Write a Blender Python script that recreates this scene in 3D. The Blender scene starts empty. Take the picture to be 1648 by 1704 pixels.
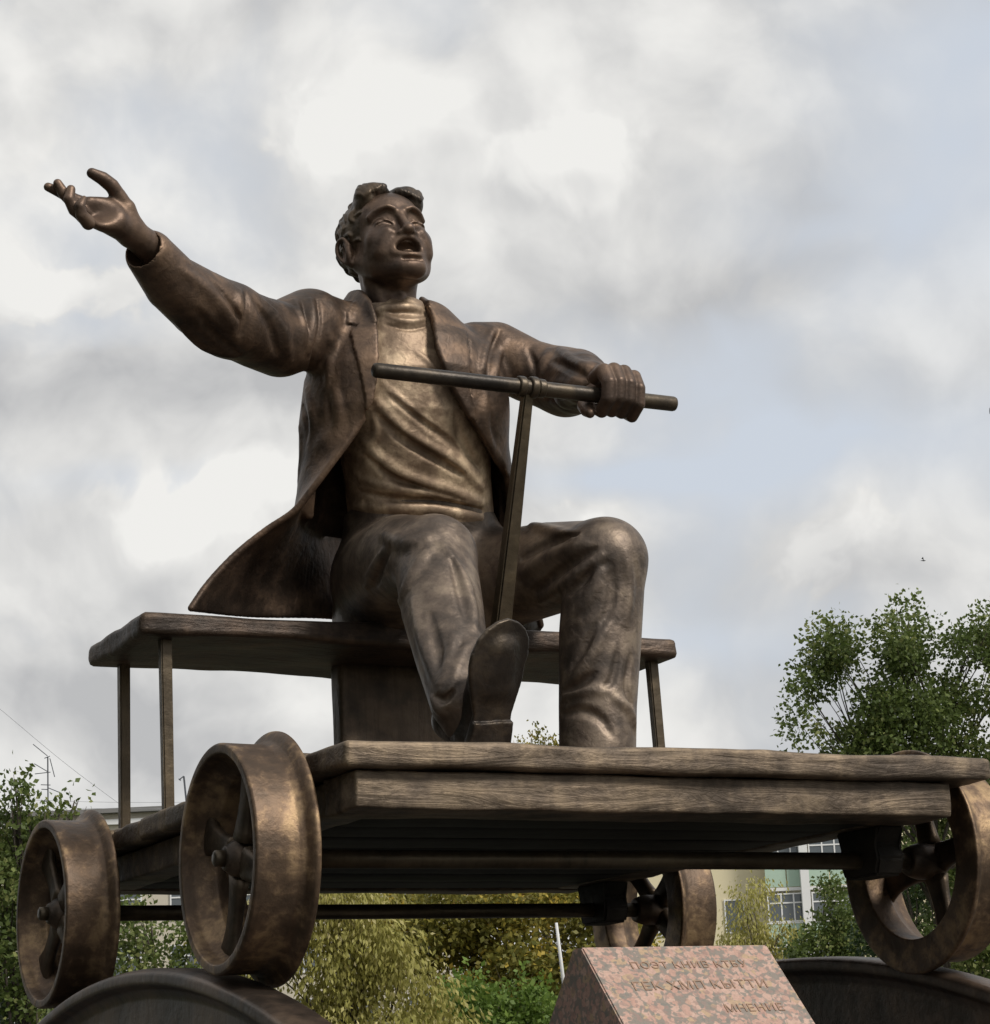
import bpy, bmesh, math, random
import numpy as np
from mathutils import Vector, Matrix, Euler
R_ = math.radians

# ------------------------------------------------------------------ camera, sky, sun, exposure
scene = bpy.context.scene
FPX = 3904.35                      # focal length in pixels of the 1648 px wide photograph
CAMR = np.array([[0.8959666494145198, -0.44200791598215006, -0.04327545893500927],
                 [0.06903861409429003, 0.23487125379744647, -0.9695716393869797],
                 [0.43872250101956106, 0.8657161753997277, 0.24095242424679847]])
CAMC = np.array([-1.579185227272506, -4.231650564526147, -0.45691293411549405])
GROUND = -2.06
cam_d = bpy.data.cameras.new('camera'); cam = bpy.data.objects.new('camera', cam_d)
scene.collection.objects.link(cam)
cam_d.sensor_fit = 'HORIZONTAL'; cam_d.sensor_width = 36.0
cam_d.lens = FPX / 1648 * 36.0
cam_d.clip_start = 0.05; cam_d.clip_end = 3000
Mc = Matrix.Identity(4)
for i_ in range(3):
    Mc[i_][0] = CAMR[0][i_]; Mc[i_][1] = -CAMR[1][i_]; Mc[i_][2] = -CAMR[2][i_]; Mc[i_][3] = CAMC[i_]
cam.matrix_world = Mc
scene.camera = cam
scene.view_settings.view_transform = 'Standard'
scene.view_settings.look = 'None'
scene.view_settings.exposure = 0.8
scene.view_settings.gamma = 1.0
scene.view_settings.use_curve_mapping = False
scene.cycles.use_denoising = True
scene.cycles.max_bounces = 4

def ray(u, v):
    return CAMR.T @ np.array([(u - 824) / FPX, (v - 852) / FPX, 1.0])
def at(u, v, X=None, Y=None, Z=None):
    D = ray(u, v)
    i, val = [(i, k) for i, k in enumerate((X, Y, Z)) if k is not None][0]
    return CAMC + (val - CAMC[i]) / D[i] * D
def far(u, v, dist):               # a point at a given distance from the viewpoint
    D = ray(u, v); return CAMC + D * dist

SUN_AZ_CART = math.atan2(-0.62, 0.30)        # direction towards the sun, in the ground plane (x, y)
SUN_EL = R_(42)
sun_d = bpy.data.lights.new('sun', 'SUN'); sun = bpy.data.objects.new('sun', sun_d)
scene.collection.objects.link(sun)
sun_d.energy = 1.5; sun_d.angle = R_(14); sun_d.color = (1.0, 0.95, 0.87)
sdir = Vector((math.cos(SUN_AZ_CART) * math.cos(SUN_EL), math.sin(SUN_AZ_CART) * math.cos(SUN_EL), math.sin(SUN_EL)))
sun.rotation_euler = sdir.to_track_quat('Z', 'Y').to_euler()

world = bpy.data.worlds.new('World'); scene.world = world; world.use_nodes = True
def build_world():
    nt = world.node_tree; N = nt.nodes; L = nt.links; N.clear()
    out = N.new('ShaderNodeOutputWorld'); bg = N.new('ShaderNodeBackground')
    L.new(bg.outputs[0], out.inputs[0])
    sky = N.new('ShaderNodeTexSky'); sky.sky_type = 'NISHITA'; sky.sun_disc = False
    sky.sun_elevation = SUN_EL; sky.sun_rotation = math.pi / 2 - SUN_AZ_CART
    tc = N.new('ShaderNodeTexCoord')
    def mth(op, a, b=None, c=None, clamp=False):
        n = N.new('ShaderNodeMath'); n.operation = op; n.use_clamp = clamp
        for i, x in enumerate((a, b, c)):
            if x is None: continue
            if isinstance(x, (int, float)): n.inputs[i].default_value = x
            else: L.new(x, n.inputs[i])
        return n.outputs[0]
    def mix(f, a, b):
        n = N.new('ShaderNodeMix'); n.data_type = 'RGBA'
        if isinstance(f, (int, float)): n.inputs[0].default_value = f
        else: L.new(f, n.inputs[0])
        for k, x in ((6, a), (7, b)):
            if isinstance(x, tuple): n.inputs[k].default_value = (*x, 1)
            else: L.new(x, n.inputs[k])
        return n.outputs[2]
    def noise(vec, scale, det=6, rough=.55, dist=0.0):
        n = N.new('ShaderNodeTexNoise'); n.inputs['Scale'].default_value = scale
        n.inputs['Detail'].default_value = det; n.inputs['Roughness'].default_value = rough
        n.inputs['Distortion'].default_value = dist
        L.new(vec, n.inputs['Vector']); return n
    def ramp(x, a, b):
        n = N.new('ShaderNodeMapRange'); n.interpolation_type = 'SMOOTHSTEP'; L.new(x, n.inputs[0])
        n.inputs[1].default_value = a; n.inputs[2].default_value = b
        return n.outputs[0]
    def vm(op, x, y=None, sc=None):
        n = N.new('ShaderNodeVectorMath'); n.operation = op
        for i, k in enumerate((x, y)):
            if k is None: continue
            if isinstance(k, tuple): n.inputs[i].default_value = k
            else: L.new(k, n.inputs[i])
        if sc is not None: n.inputs['Scale'].default_value = sc
        return n.outputs['Value'] if op == 'DOT_PRODUCT' else n.outputs[0]
    vec = tc.outputs['Generated']
    # warp the direction a little so that cloud banks have ragged rims
    w1 = noise(vec, 9.0, 3, .5)
    wv = vm('ADD', vec, vm('SCALE', vm('SUBTRACT', w1.outputs['Color'], (.5, .5, .5)), sc=.06))
    fine = noise(wv, 8.0, 6, .52).outputs['Fac']; big = noise(wv, 3.4, 2, .5).outputs['Fac']; below = noise(vm('ADD', wv, (.010, -.008, .026)), 8.0, 5, .52).outputs['Fac']
    def bank(u, v, rx, ry):        # an elongated cloud bank standing in one direction of the sky
        d = ray(u, v); d /= np.linalg.norm(d)
        q = vm('MULTIPLY', vm('SUBTRACT', wv, tuple(d)), (FPX / rx, FPX / rx, FPX / ry))
        return mth('POWER', 2.718, mth('MULTIPLY', vm('DOT_PRODUCT', q, q), -1.0))
    mixn = mth('ADD', mth('MULTIPLY', big, .6), mth('MULTIPLY', fine, .5))
    cover = ramp(mixn, .36, .60)
    shade = ramp(mth('ADD', mth('ADD', mth('MULTIPLY', fine, .45), mth('MULTIPLY', big, .20)), mth('MULTIPLY', mth('SUBTRACT', fine, below), .95)), .08, .58)     # tops catch the light, bases stay grey
    for lst, cs, ss in ((SKY_GAPS, -1, 0), (SKY_BANKS, 1, 1), (SKY_DARK, 1, -1)):
        tot = None
        for (u, v, rx, ry, a) in lst:
            e = mth('MULTIPLY', bank(u, v, rx, ry), a); tot = e if tot is None else mth('ADD', tot, e)
        cover = mth('ADD', cover, mth('MULTIPLY', tot, float(cs)), clamp=True)
        if ss: shade = mth('ADD', shade, mth('MULTIPLY', tot, float(ss)), clamp=True)
    cum = None                     # heaped clouds with firm rims
    for (u, v, rx, ry) in SKY_HEAPS:
        e = bank(u, v, rx, ry); cum = e if cum is None else mth('MAXIMUM', cum, e)
    puff = noise(wv, 30.0, 4, .55).outputs['Fac']
    rim = mth('MULTIPLY', ramp(mth('ADD', cum, mth('ADD', mth('MULTIPLY', mth('SUBTRACT', puff, .5), 2.6), mth('MULTIPLY', mth('SUBTRACT', fine, .5), 1.0))), .40, .85), ramp(cum, .02, .35))
    cover = mth('ADD', cover, mth('MULTIPLY', rim, .5), clamp=True); shade = mth('ADD', shade, mth('MULTIPLY', rim, .24), clamp=True)
    sk = vm('SCALE', sky.outputs[0], sc=.05)
    haze = mix(.86, sk, (.385, .412, .452))
    cloud = mix(shade, (.285, .285, .287), (.510, .503, .484))
    col = mix(mth('MULTIPLY', cover, .93), haze, cloud)
    L.new(col, bg.inputs[0]); bg.inputs[1].default_value = 1.0
    world.cycles.sampling_method = 'MANUAL'; world.cycles.sample_map_resolution = 512
# cloud banks as the photograph shows them: direction (as a pixel of the photograph), half sizes, strength
SKY_HEAPS = [(650, 215, 170, 70), (950, 262, 150, 55), (1015, 862, 95, 55), (1330, 940, 130, 90), (400, 862, 190, 60), (60, 480, 200, 60)]
SKY_BANKS = [(640, 205, 150, 60, .55), (700, 260, 90, 40, .25), (940, 255, 110, 40, .4), (1015, 848, 62, 34, .6), (990, 880, 120, 40, .3), (1320, 930, 90, 70, .45), (410, 850, 150, 40, .45), (300, 880, 120, 40, .3), (110, 280, 220, 120, .35), (380, 90, 240, 80, .25), (80, 470, 180, 50, .3), (330, 330, 230, 90, .25), (760, 430, 240, 80, .3), (820, 1000, 220, 110, .3), (520, 1180, 180, 50, .3), (60, 930, 180, 50, .3)]
SKY_DARK = [(330, 640, 330, 50, .48), (400, 690, 200, 34, .3), (60, 705, 190, 44, .4), (1330, 440, 110, 55, .28), (1290, 290, 90, 40, .15), (955, 290, 60, 18, .45), (120, 1160, 240, 80, .45), (330, 1250, 160, 40, .3), (1160, 480, 220, 55, .35), (300, 20, 240, 40, .25), (840, 335, 120, 26, .3), (1330, 340, 60, 30, .3)]
SKY_GAPS = [(1580, 300, 220, 250, .8), (1450, 760, 330, 80, .7), (1010, 780, 190, 34, .65), (270, 818, 150, 20, .6), (1180, 1080, 260, 50, .5), (1640, 60, 240, 90, .5)]
build_world()

# ------------------------------------------------------------------ helpers
COL = scene.collection
def tag(o, label=None, cat=None, group=None, kind=None):
    if label: o['label'] = label
    if cat: o['category'] = cat
    if group: o['group'] = group
    if kind: o['kind'] = kind
    return o
def empty(name, loc=(0, 0, 0), rz=0.0):
    o = bpy.data.objects.new(name, None); COL.objects.link(o)
    o.location = loc; o.rotation_euler = (0, 0, rz); o.empty_display_size = .1
    return o
def link(name, me, mat=None, parent=None, smooth=False):
    o = bpy.data.objects.new(name, me); COL.objects.link(o)
    if mat is not None and not me.materials: me.materials.append(mat)
    if smooth:
        me.polygons.foreach_set('use_smooth', np.ones(len(me.polygons), dtype=bool))
    if parent is not None: o.parent = parent
    return o
def mesh_np(name, V, F):           # V (n,3), F (m,4) or (m,3), fast
    me = bpy.data.meshes.new(name)
    V = np.asarray(V, np.float32); F = np.asarray(F, np.int32); k = F.shape[1]
    me.vertices.add(len(V)); me.vertices.foreach_set('co', V.ravel())
    me.loops.add(F.size); me.loops.foreach_set('vertex_index', F.ravel())
    me.polygons.add(len(F)); me.polygons.foreach_set('loop_start', np.arange(0, F.size, k, dtype=np.int32))
    me.update(calc_edges=True)
    return me
def bm_mesh(name, bm, sharp=None):
    me = bpy.data.meshes.new(name)
    bmesh.ops.recalc_face_normals(bm, faces=bm.faces[:])
    bm.to_mesh(me); bm.free()
    return me
def box_bm(bm, c, s, rot=None):
    r = bmesh.ops.create_cube(bm, size=1.0)
    M = Matrix.Translation(c) @ (rot.to_matrix().to_4x4() if rot else Matrix()) @ Matrix.Diagonal((*s, 1))
    bmesh.ops.transform(bm, matrix=M, verts=r['verts']); return r['verts']
def tube_mesh(name, pts, radii, seg=12, cap=True):
    pts = [Vector(p) for p in pts]; n = len(pts)
    if not hasattr(radii, '__len__'): radii = [radii] * n
    V = []; F = []
    for i, p in enumerate(pts):
        t = (pts[min(i + 1, n - 1)] - pts[max(i - 1, 0)]).normalized()
        a = t.orthogonal().normalized() if i == 0 else (a - a.dot(t) * t).normalized()
        b = t.cross(a)
        for k in range(seg):
            w = 2 * math.pi * k / seg
            V.append(p + (a * math.cos(w) + b * math.sin(w)) * radii[i])
    for i in range(n - 1):
        for k in range(seg):
            F.append((i * seg + k, i * seg + (k + 1) % seg, (i + 1) * seg + (k + 1) % seg, (i + 1) * seg + k))
    me = bpy.data.meshes.new(name)
    if cap: F += [tuple(range(seg - 1, -1, -1)), tuple((n - 1) * seg + k for k in range(seg))]
    me.from_pydata([tuple(v) for v in V], [], F); me.update()
    return me

# ------------------------------------------------------------------ materials
class NB:
    def __init__(s, name):
        s.m = bpy.data.materials.new(name); s.m.use_nodes = True
        s.nt = s.m.node_tree; s.N = s.nt.nodes; s.L = s.nt.links
        s.b = s.N['Principled BSDF']
    def lk(s, x, sock):
        if isinstance(x, (int, float)): sock.default_value = x
        elif isinstance(x, tuple): sock.default_value = (*x, 1) if len(x) == 3 else x
        else: s.L.new(x, sock)
    def noise(s, scale, det=5, rough=.55, vec=None, dist=0.0):
        n = s.N.new('ShaderNodeTexNoise'); n.inputs['Scale'].default_value = scale
        n.inputs['Detail'].default_value = det; n.inputs['Roughness'].default_value = rough; n.inputs['Distortion'].default_value = dist
        if vec is not None: s.L.new(vec, n.inputs['Vector'])
        return n.outputs['Fac']
    def obj(s, scale=(1, 1, 1)):
        t = s.N.new('ShaderNodeTexCoord'); m = s.N.new('ShaderNodeMapping'); m.inputs['Scale'].default_value = scale
        s.L.new(t.outputs['Object'], m.inputs[0]); return m.outputs[0]
    def ramp(s, x, a, b, lo=0.0, hi=1.0):
        n = s.N.new('ShaderNodeMapRange'); n.interpolation_type = 'SMOOTHSTEP'; s.L.new(x, n.inputs[0])
        for i, v in enumerate((a, b, lo, hi)): n.inputs[i + 1].default_value = v
        return n.outputs[0]
    def mix(s, f, a, b, mode='MIX'):
        n = s.N.new('ShaderNodeMix'); n.data_type = 'RGBA'; n.blend_type = mode
        s.lk(f, n.inputs[0]); s.lk(a, n.inputs[6]); s.lk(b, n.inputs[7]); return n.outputs[2]
    def math(s, op, a, b=0.0, clamp=False):
        n = s.N.new('ShaderNodeMath'); n.operation = op; n.use_clamp = clamp
        s.lk(a, n.inputs[0]); s.lk(b, n.inputs[1]); return n.outputs[0]
    def bump(s, h, strength=.3, dist=.01):
        n = s.N.new('ShaderNodeBump'); n.inputs['Strength'].default_value = strength; n.inputs['Distance'].default_value = dist
        s.lk(h, n.inputs['Height']); s.L.new(n.outputs[0], s.b.inputs['Normal'])
    def set(s, **k):
        for a, v in k.items(): s.lk(v, s.b.inputs[a.replace('_', ' ')])
        return s.m

def bronze(name, dark=(.030, .024, .020), brown=(.135, .090, .062), gold=(.40, .27, .15), wear=.5, scale=1.0, rough=.42, grain=None, metallic=.62, edge=.4, tool=1.0):
    q = NB(name); v = q.obj()
    n1 = q.noise(4.0 * scale, 5, .6, v); n2 = q.noise(17 * scale, 6, .62, v, .15); n3 = q.noise(90 * scale, 4, .65, v); n4 = q.noise(1.0, 5, .6, q.obj((30 * scale, 30 * scale, 3.5 * scale)))
    blotch = q.ramp(q.math('ADD', q.math('MULTIPLY', n1, .6), q.math('MULTIPLY', n2, .4)), .36, .62)
    geo = q.N.new('ShaderNodeNewGeometry')
    pt = q.ramp(geo.outputs['Pointiness'], .485, .56)
    goldf = q.math('MULTIPLY', q.ramp(q.math('ADD', q.math('MULTIPLY', n2, .55), q.math('MULTIPLY', n1, .45)), .47, .66), wear)
    goldf = q.math('ADD', goldf, q.math('MULTIPLY', q.ramp(geo.outputs['Pointiness'], .515, .60), edge), clamp=True)
    c = q.mix(blotch, dark, brown)
    c = q.mix(q.ramp(geo.outputs['Pointiness'], .40, .49, .65, 0.0), c, dark)
    c = q.mix(goldf, c, gold)
    c = q.mix(q.ramp(n4, .52, .72, 0, .38), c, dark)                 # rain streaks
    c = q.mix(q.ramp(n3, .60, .78, 0, .55), c, dark)                 # pits and specks
    c = q.mix(q.ramp(n3, .22, .40, .30, 0), c, brown)
    r = q.math('ADD', q.math('MULTIPLY', n2, .22), rough - .11)
    n5 = q.noise(44 * scale, 2, .5, v, .8)                         # marks of the modelling tool
    h = q.math('ADD', q.math('MULTIPLY', n2, .8), q.math('MULTIPLY', n5, .45 * tool))
    if grain is not None:
        g = q.noise(1.0, 6, .65, q.obj(grain), 1.2)
        c = q.mix(q.ramp(g, .34, .60, .42, 0), c, dark)
        h = q.math('ADD', h, q.math('MULTIPLY', g, 1.6))
    q.bump(h, .5, .007)
    return q.set(Base_Color=c, Metallic=metallic, Roughness=r)
M = {}
M['coat'] = bronze('bronze_coat', dark=(.045, .032, .024), brown=(.150, .098, .068), gold=(.29, .19, .12), wear=.45, rough=.52)
M['shirt'] = bronze('bronze_shirt', dark=(.17, .115, .075), brown=(.43, .31, .21), gold=(.74, .57, .385), wear=.95, rough=.52, metallic=.45)
M['trousers'] = bronze('bronze_trousers', dark=(.065, .052, .043), brown=(.205, .155, .120), gold=(.36, .29, .21), wear=.5, rough=.50)
M['skin'] = bronze('bronze_skin', dark=(.065, .045, .034), brown=(.150, .098, .070), gold=(.24, .16, .10), wear=.35, rough=.48, edge=.12, tool=.4)
M['hair'] = bronze('bronze_hair', dark=(.035, .028, .022), brown=(.10, .073, .052), gold=(.24, .17, .10), wear=.4, rough=.45)
M['shoe'] = bronze('bronze_shoe', dark=(.022, .019, .017), brown=(.07, .055, .045), gold=(.2, .15, .09), wear=.3)
M['wheel'] = bronze('bronze_wheel', dark=(.080, .054, .036), brown=(.190, .122, .076), gold=(.46, .32, .175), wear=.7, scale=1.7, rough=.50, tool=.0)
M['timber'] = bronze('bronze_timber', dark=(.065, .050, .038), brown=(.205, .155, .112), gold=(.40, .305, .20), wear=.5, rough=.58, grain=(4, 30, 34))
M['bench_v'] = bronze('bronze_support', dark=(.05, .039, .030), brown=(.14, .105, .078), gold=(.24, .175, .115), wear=.3, rough=.52, grain=(24, 24, 2.5))
M['bench'] = bronze('bronze_bench', dark=(.035, .027, .022), brown=(.105, .073, .055), gold=(.20, .14, .09), wear=.3, rough=.5, grain=(3, 22, 22))
M['spoke'] = bronze('bronze_spokes', dark=(.035, .027, .021), brown=(.11, .078, .055), gold=(.20, .145, .09), wear=.3, rough=.48, tool=.1)
M['under'] = bronze('dark_underside', dark=(.010, .009, .008), brown=(.026, .022, .018), gold=(.04, .032, .024), wear=.2, rough=.75, metallic=.2)  # near-black rough finish for the floor boards and bearings
M['iron'] = bronze('bronze_iron', dark=(.025, .021, .018), brown=(.070, .056, .043), gold=(.18, .135, .08), wear=.3, rough=.42, tool=.1)
M['rail'] = bronze('bronze_rail', dark=(.05, .04, .032), brown=(.14, .10, .075), gold=(.24, .17, .11), wear=.3, rough=.45, tool=.1)
# ------------------------------------------------------------------ implicit sculpting: solids blended smoothly, then meshed
def smin(a, b, k):
    if k <= 0: return np.minimum(a, b)
    h = np.maximum(k - np.abs(a - b), 0); h *= h; h *= .25 / k
    return np.minimum(a, b) - h
def smax(a, b, k): return -smin(-a, -b, k)

class Sculpt:
    """solids are functions of points given as an array (3, n)"""
    def __init__(s): s.p = []; s.T = None
    def frame(s, c, R, sc): s.T = (np.asarray(c, float), np.asarray(R, float), sc); return s     # following shapes are given in this frame
    def w(s, p):
        p = np.asarray(p, float)
        return p if s.T is None else s.T[0] + (p * s.T[2]) @ s.T[1].T
    def add(s, fn, c, r, k=.01, op='u'):
        s.p.append((fn, np.asarray(c, float), float(r), k, op)); return s
    # -- primitives
    def chain(s, pts, rad, k=.01, op='u', flat=None):
        """rounded tapering limb through pts; flat = (axis vector, factor) squashes the section along an axis"""
        pts = s.w(pts); n = len(pts); sc = 1.0 if s.T is None else s.T[2]
        rad = (np.full(n, rad, float) if np.ndim(rad) == 0 else np.asarray(rad, float)) * sc
        c = (pts.min(0) + pts.max(0)) / 2; R = np.linalg.norm(pts - c, axis=1).max() + rad.max()
        if flat is not None:
            ax = np.asarray(flat[0], float); ax = ax / np.linalg.norm(ax); fl = 1 / flat[1] - 1
            if s.T is not None: ax = s.T[1] @ ax
        seg = [(pts[i].tolist(), (pts[i + 1] - pts[i]).tolist(), float(((pts[i + 1] - pts[i]) ** 2).sum() + 1e-12), float(rad[i]), float(rad[i + 1] - rad[i])) for i in range(n - 1)]
        def fn(P):
            x, y, z = P; d = None
            for (a, ba, L2, r0, dr) in seg:
                dx = x - a[0]; dy = y - a[1]; dz = z - a[2]
                h = (dx * (ba[0] / L2) + dy * (ba[1] / L2) + dz * (ba[2] / L2)).clip(0, 1)
                dx -= h * ba[0]; dy -= h * ba[1]; dz -= h * ba[2]
                if flat is not None:
                    w = (dx * ax[0] + dy * ax[1] + dz * ax[2]) * fl
                    dx += w * ax[0]; dy += w * ax[1]; dz += w * ax[2]
                e = np.sqrt(dx * dx + dy * dy + dz * dz); e -= h * dr; e -= r0
                if flat is not None: e *= .75
                d = e if d is None else np.minimum(d, e, out=d)
            return d
        return s.add(fn, c, R, k, op)
    def ell(s, c, r, k=.01, op='u', rot=None):
        c = s.w(c); r = np.asarray(r, float) * (1.0 if s.T is None else s.T[2]); Q = np.eye(3) if rot is None else np.asarray(rot, float)
        if s.T is not None: Q = s.T[1] @ Q
        A = (Q / r).T; A2 = (Q / (r * r)).T; rm = r.min(); c32 = c[:, None].astype(np.float32); A = A.astype(np.float32); A2 = A2.astype(np.float32)
        def fn(P):
            q = P - c32; q1 = A @ q; q2 = A2 @ q
            k0 = np.sqrt((q1 * q1).sum(0)); k1 = np.sqrt((q2 * q2).sum(0)) + 1e-9
            return np.where(k0 < .2, (k0 - 1) * rm, k0 * (k0 - 1) / k1)
        return s.add(fn, c, r.max(), k, op)
    def box(s, c, half, rnd=.004, k=.006, op='u', rot=None):
        c = np.asarray(c, float); hf = (np.asarray(half, float) - rnd)[:, None]; Q = np.eye(3) if rot is None else np.asarray(rot, float)
        def fn(P):
            q = np.abs(Q.T @ (P - c[:, None])) - hf
            return np.sqrt((np.maximum(q, 0) ** 2).sum(0)) + np.minimum(q.max(0), 0) - rnd
        return s.add(fn, c, np.linalg.norm(half), k, op)
    def loft(s, Z, CX, CY, RX, RY, k=.02, op='u', e=2.3):
        Z = np.asarray(Z, float)
        def fn(P):
            x, y, z = P
            cx = np.interp(z, Z, CX); cy = np.interp(z, Z, CY); rx = np.interp(z, Z, RX); ry = np.interp(z, Z, RY)
            m = (np.abs((x - cx) / rx) ** e + np.abs((y - cy) / ry) ** e) ** (1 / e)
            d = (m - 1) * np.minimum(rx, ry)
            return smax(d, np.maximum(Z[0] - z, z - Z[-1]), .02).astype(np.float32)
        c = ((min(CX) + max(CX)) / 2, (min(CY) + max(CY)) / 2, (Z[0] + Z[-1]) / 2)
        return s.add(fn, c, math.hypot((Z[-1] - Z[0]) / 2, max(RX) + .1), k, op)
    def cloud(s, pts, rad, k=.004, op='u'):
        """a sheet given as dense points"""
        pts = np.asarray(pts, float); c = (pts.min(0) + pts.max(0)) / 2; R = np.linalg.norm(pts - c, axis=1).max() + rad
        def fn(P):
            d = np.full(P.shape[1], .3, np.float32)
            lo = P.min(1) - .016 - rad; hi = P.max(1) + .016 + rad
            if np.all(hi - lo < .4):
                pp = pts[np.all((pts > lo) & (pts < hi), axis=1)]; r0 = rad
            else: pp = pts[::max(1, len(pts) // 1200)]; r0 = rad + .006
            if len(pp) == 0: return d
            o = pp.mean(0); pp = (pp - o).astype(np.float32); p2 = (pp * pp).sum(1)[None]; Pt = P.T
            for i in range(0, len(Pt), 4000):
                Q = (Pt[i:i + 4000] - o).astype(np.float32)
                D2 = Q @ (-2 * pp.T); D2 += p2
                d[i:i + 4000] = np.sqrt(np.maximum(D2.min(1) + (Q * Q).sum(1), 0)) - r0
            return d
        return s.add(fn, c, R, k, op)
    def fn(s, f, c, r, k=.01, op='u'): return s.add(f, c, r, k, op)
    # -- evaluation
    def ev(s, P, sel=None):
        P = np.ascontiguousarray(P.T, np.float32) if P.shape[0] != 3 or P.dtype != np.float32 else P
        d = np.full(P.shape[1], 1.0, np.float32)
        if sel is None:                    # scattered points: each solid only where it can matter
            for f, c, r, k, op in s.p:
                D = np.sqrt(((P - c[:, None].astype(np.float32)) ** 2).sum(0)) - r
                if op == 'u':
                    m = D < np.minimum(d, .15) + k + .01
                    far_ = ~m; d[far_] = np.minimum(d[far_], np.maximum(D[far_], .02))
                    if m.any(): d[m] = smin(d[m], f(P[:, m]), k)
                else:
                    m = D < k + .06
                    if m.any(): d[m] = smax(d[m], -f(P[:, m]), k)
            return d
        for i in np.flatnonzero(sel):
            f, c, r, k, op = s.p[i]
            d = smin(d, f(P), k) if op == 'u' else smax(d, -f(P), k)
        return d
    def hit(s, px, dy=0.0):
        """points of the surface met by the sight lines through pixels px (used to lay folds on the cloth)"""
        px = np.asarray(px, float); D = np.stack([ray(u, v) for u, v in px]); D /= np.linalg.norm(D, axis=1)[:, None]
        t = np.full(len(px), 4.0)
        for _ in range(90):
            d = s.ev(CAMC + D * t[:, None]); t = t + np.clip(d, -.05, .12) * .8
            if np.all((np.abs(d) < 4e-4) | (t > 7.5)): break
        ok = t < 7.2
        return CAMC + D * t[:, None], D, ok
    def snap(s, P, it=4):
        """slide points onto the surface built so far (points in the current frame)"""
        P = s.w(P); e = 1e-3
        for _ in range(it):
            d = s.ev(P); g = np.stack([s.ev(P + np.eye(3)[k] * e) - d for k in range(3)], 1) / e
            P = P - (d / np.maximum((g * g).sum(1), .2))[:, None] * g
        return P if s.T is None else (P - s.T[0]) @ s.T[1] / s.T[2]
    def folds(s, items):
        """ridges ('r') and creases ('g') drawn along lines on the cloth: (kind, [(u, v)...], half width, depth)"""
        pxs = []; idx = []
        for it in items:
            P = np.asarray(it[1], float)
            if len(P) > 2: P = spline(P, 4)
            idx.append((len(pxs), len(pxs) + len(P))); pxs.extend(P.tolist())
        H, D, ok = s.hit(pxs)
        for (kind, _, w, dep), (a, b) in zip(items, idx):
            m = ok[a:b]; h = H[a:b][m]; dd = D[a:b][m]
            if len(h) < 2: continue
            jump = np.linalg.norm(np.diff(h, axis=0), axis=1).max()
            if jump > .12: continue
            t = np.linspace(0, 1, len(h)); taper = .35 + .65 * np.sin(np.pi * t) ** .6
            if kind == 'r': s.chain(h + dd * (w * .9 - dep)[..., None] if np.ndim(dep) else h + dd * (w - dep), w * taper, w * 1.1, 'u')
            else: s.chain(h - dd * (w * .75 - dep), w * taper, w * .8, 's')
        return s
    # -- meshing (surface nets over the blocks that the surface crosses)
    def mesh(s, name, vox, lo, hi, B=12, slack=1.35, relax=1):
        lo = np.asarray(lo, float); hi = np.asarray(hi, float)
        nb = np.ceil((hi - lo) / (vox * B)).astype(int)
        cs = np.array([p[1] for p in s.p]); rs = np.array([p[2] for p in s.p]); ks = np.array([p[3] for p in s.p]); ops = np.array([p[4] for p in s.p])
        half = vox * B * .5; hd = half * math.sqrt(3)
        I = np.stack(np.meshgrid(*[np.arange(n) for n in nb], indexing='ij'), -1).reshape(-1, 3)
        Cn = lo + (I + .5) * vox * B
        keep = np.zeros(len(I), bool)
        for a in range(0, len(Cn), 20000):
            keep[a:a + 20000] = np.abs(s.ev(Cn[a:a + 20000])) < hd * slack + .004
        I = I[keep]; Cn = Cn[keep]
        g = np.arange(B + 1); G3 = np.stack(np.meshgrid(g, g, g, indexing='ij'), -1).reshape(-1, 3).T
        keys = []; verts = []; edges = []
        dims = nb * B + 4
        def key(ijk): return (ijk[:, 0].astype(np.int64) * dims[1] + ijk[:, 1]) * dims[2] + ijk[:, 2]
        def block(bi):
            base = I[bi] * B
            P = (lo[:, None] + (base[:, None] + G3) * vox).astype(np.float32)
            sel = np.linalg.norm(cs - Cn[bi], axis=1) - rs < hd + ks + .008
            if not sel.any(): return None
            d = s.ev(P, sel).reshape(B + 1, B + 1, B + 1)
            if d.min() > 0 or d.max() < 0: return None
            ed = []
            neg = d < 0
            cnt = np.zeros(B ** 3); acc = np.zeros((B ** 3, 3))
            for ax in range(3):
                o1, o2 = [x for x in range(3) if x != ax]
                sl0 = [slice(None)] * 3; sl1 = [slice(None)] * 3; sl0[ax] = slice(0, B); sl1[ax] = slice(1, B + 1)
                d0 = d[tuple(sl0)]; d1 = d[tuple(sl1)]
                cr = (d0 < 0) != (d1 < 0)
                w = np.argwhere(cr)
                if len(w) == 0: continue
                a0 = d0[cr]; a1 = d1[cr]; tt = a0 / (a0 - a1)
                pos = w.astype(float); pos[:, ax] += tt
                for i in (0, 1):
                    for j in (0, 1):
                        cc = w.copy(); cc[:, o1] -= i; cc[:, o2] -= j
                        ok = np.all((cc >= 0) & (cc < B), axis=1)
                        li = (cc[ok, 0] * B + cc[ok, 1]) * B + cc[ok, 2]; po = pos[ok]
                        cnt += np.bincount(li, minlength=B ** 3)
                        for x in range(3): acc[:, x] += np.bincount(li, po[:, x], minlength=B ** 3)
                own = (w[:, o1] < B) & (w[:, o2] < B)
                ed.append(np.column_stack([w[own] + base, np.full(own.sum(), ax), (a0[own] < 0)]))
            li = np.flatnonzero(cnt)
            m = np.stack([li // (B * B), li // B % B, li % B], 1)
            return (lo + (base + acc[li] / cnt[li][:, None]) * vox, key(m + base + 1), ed)
        for r_ in map(block, range(len(I))):
            if r_ is not None: verts.append(r_[0]); keys.append(r_[1]); edges.extend(r_[2])
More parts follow.
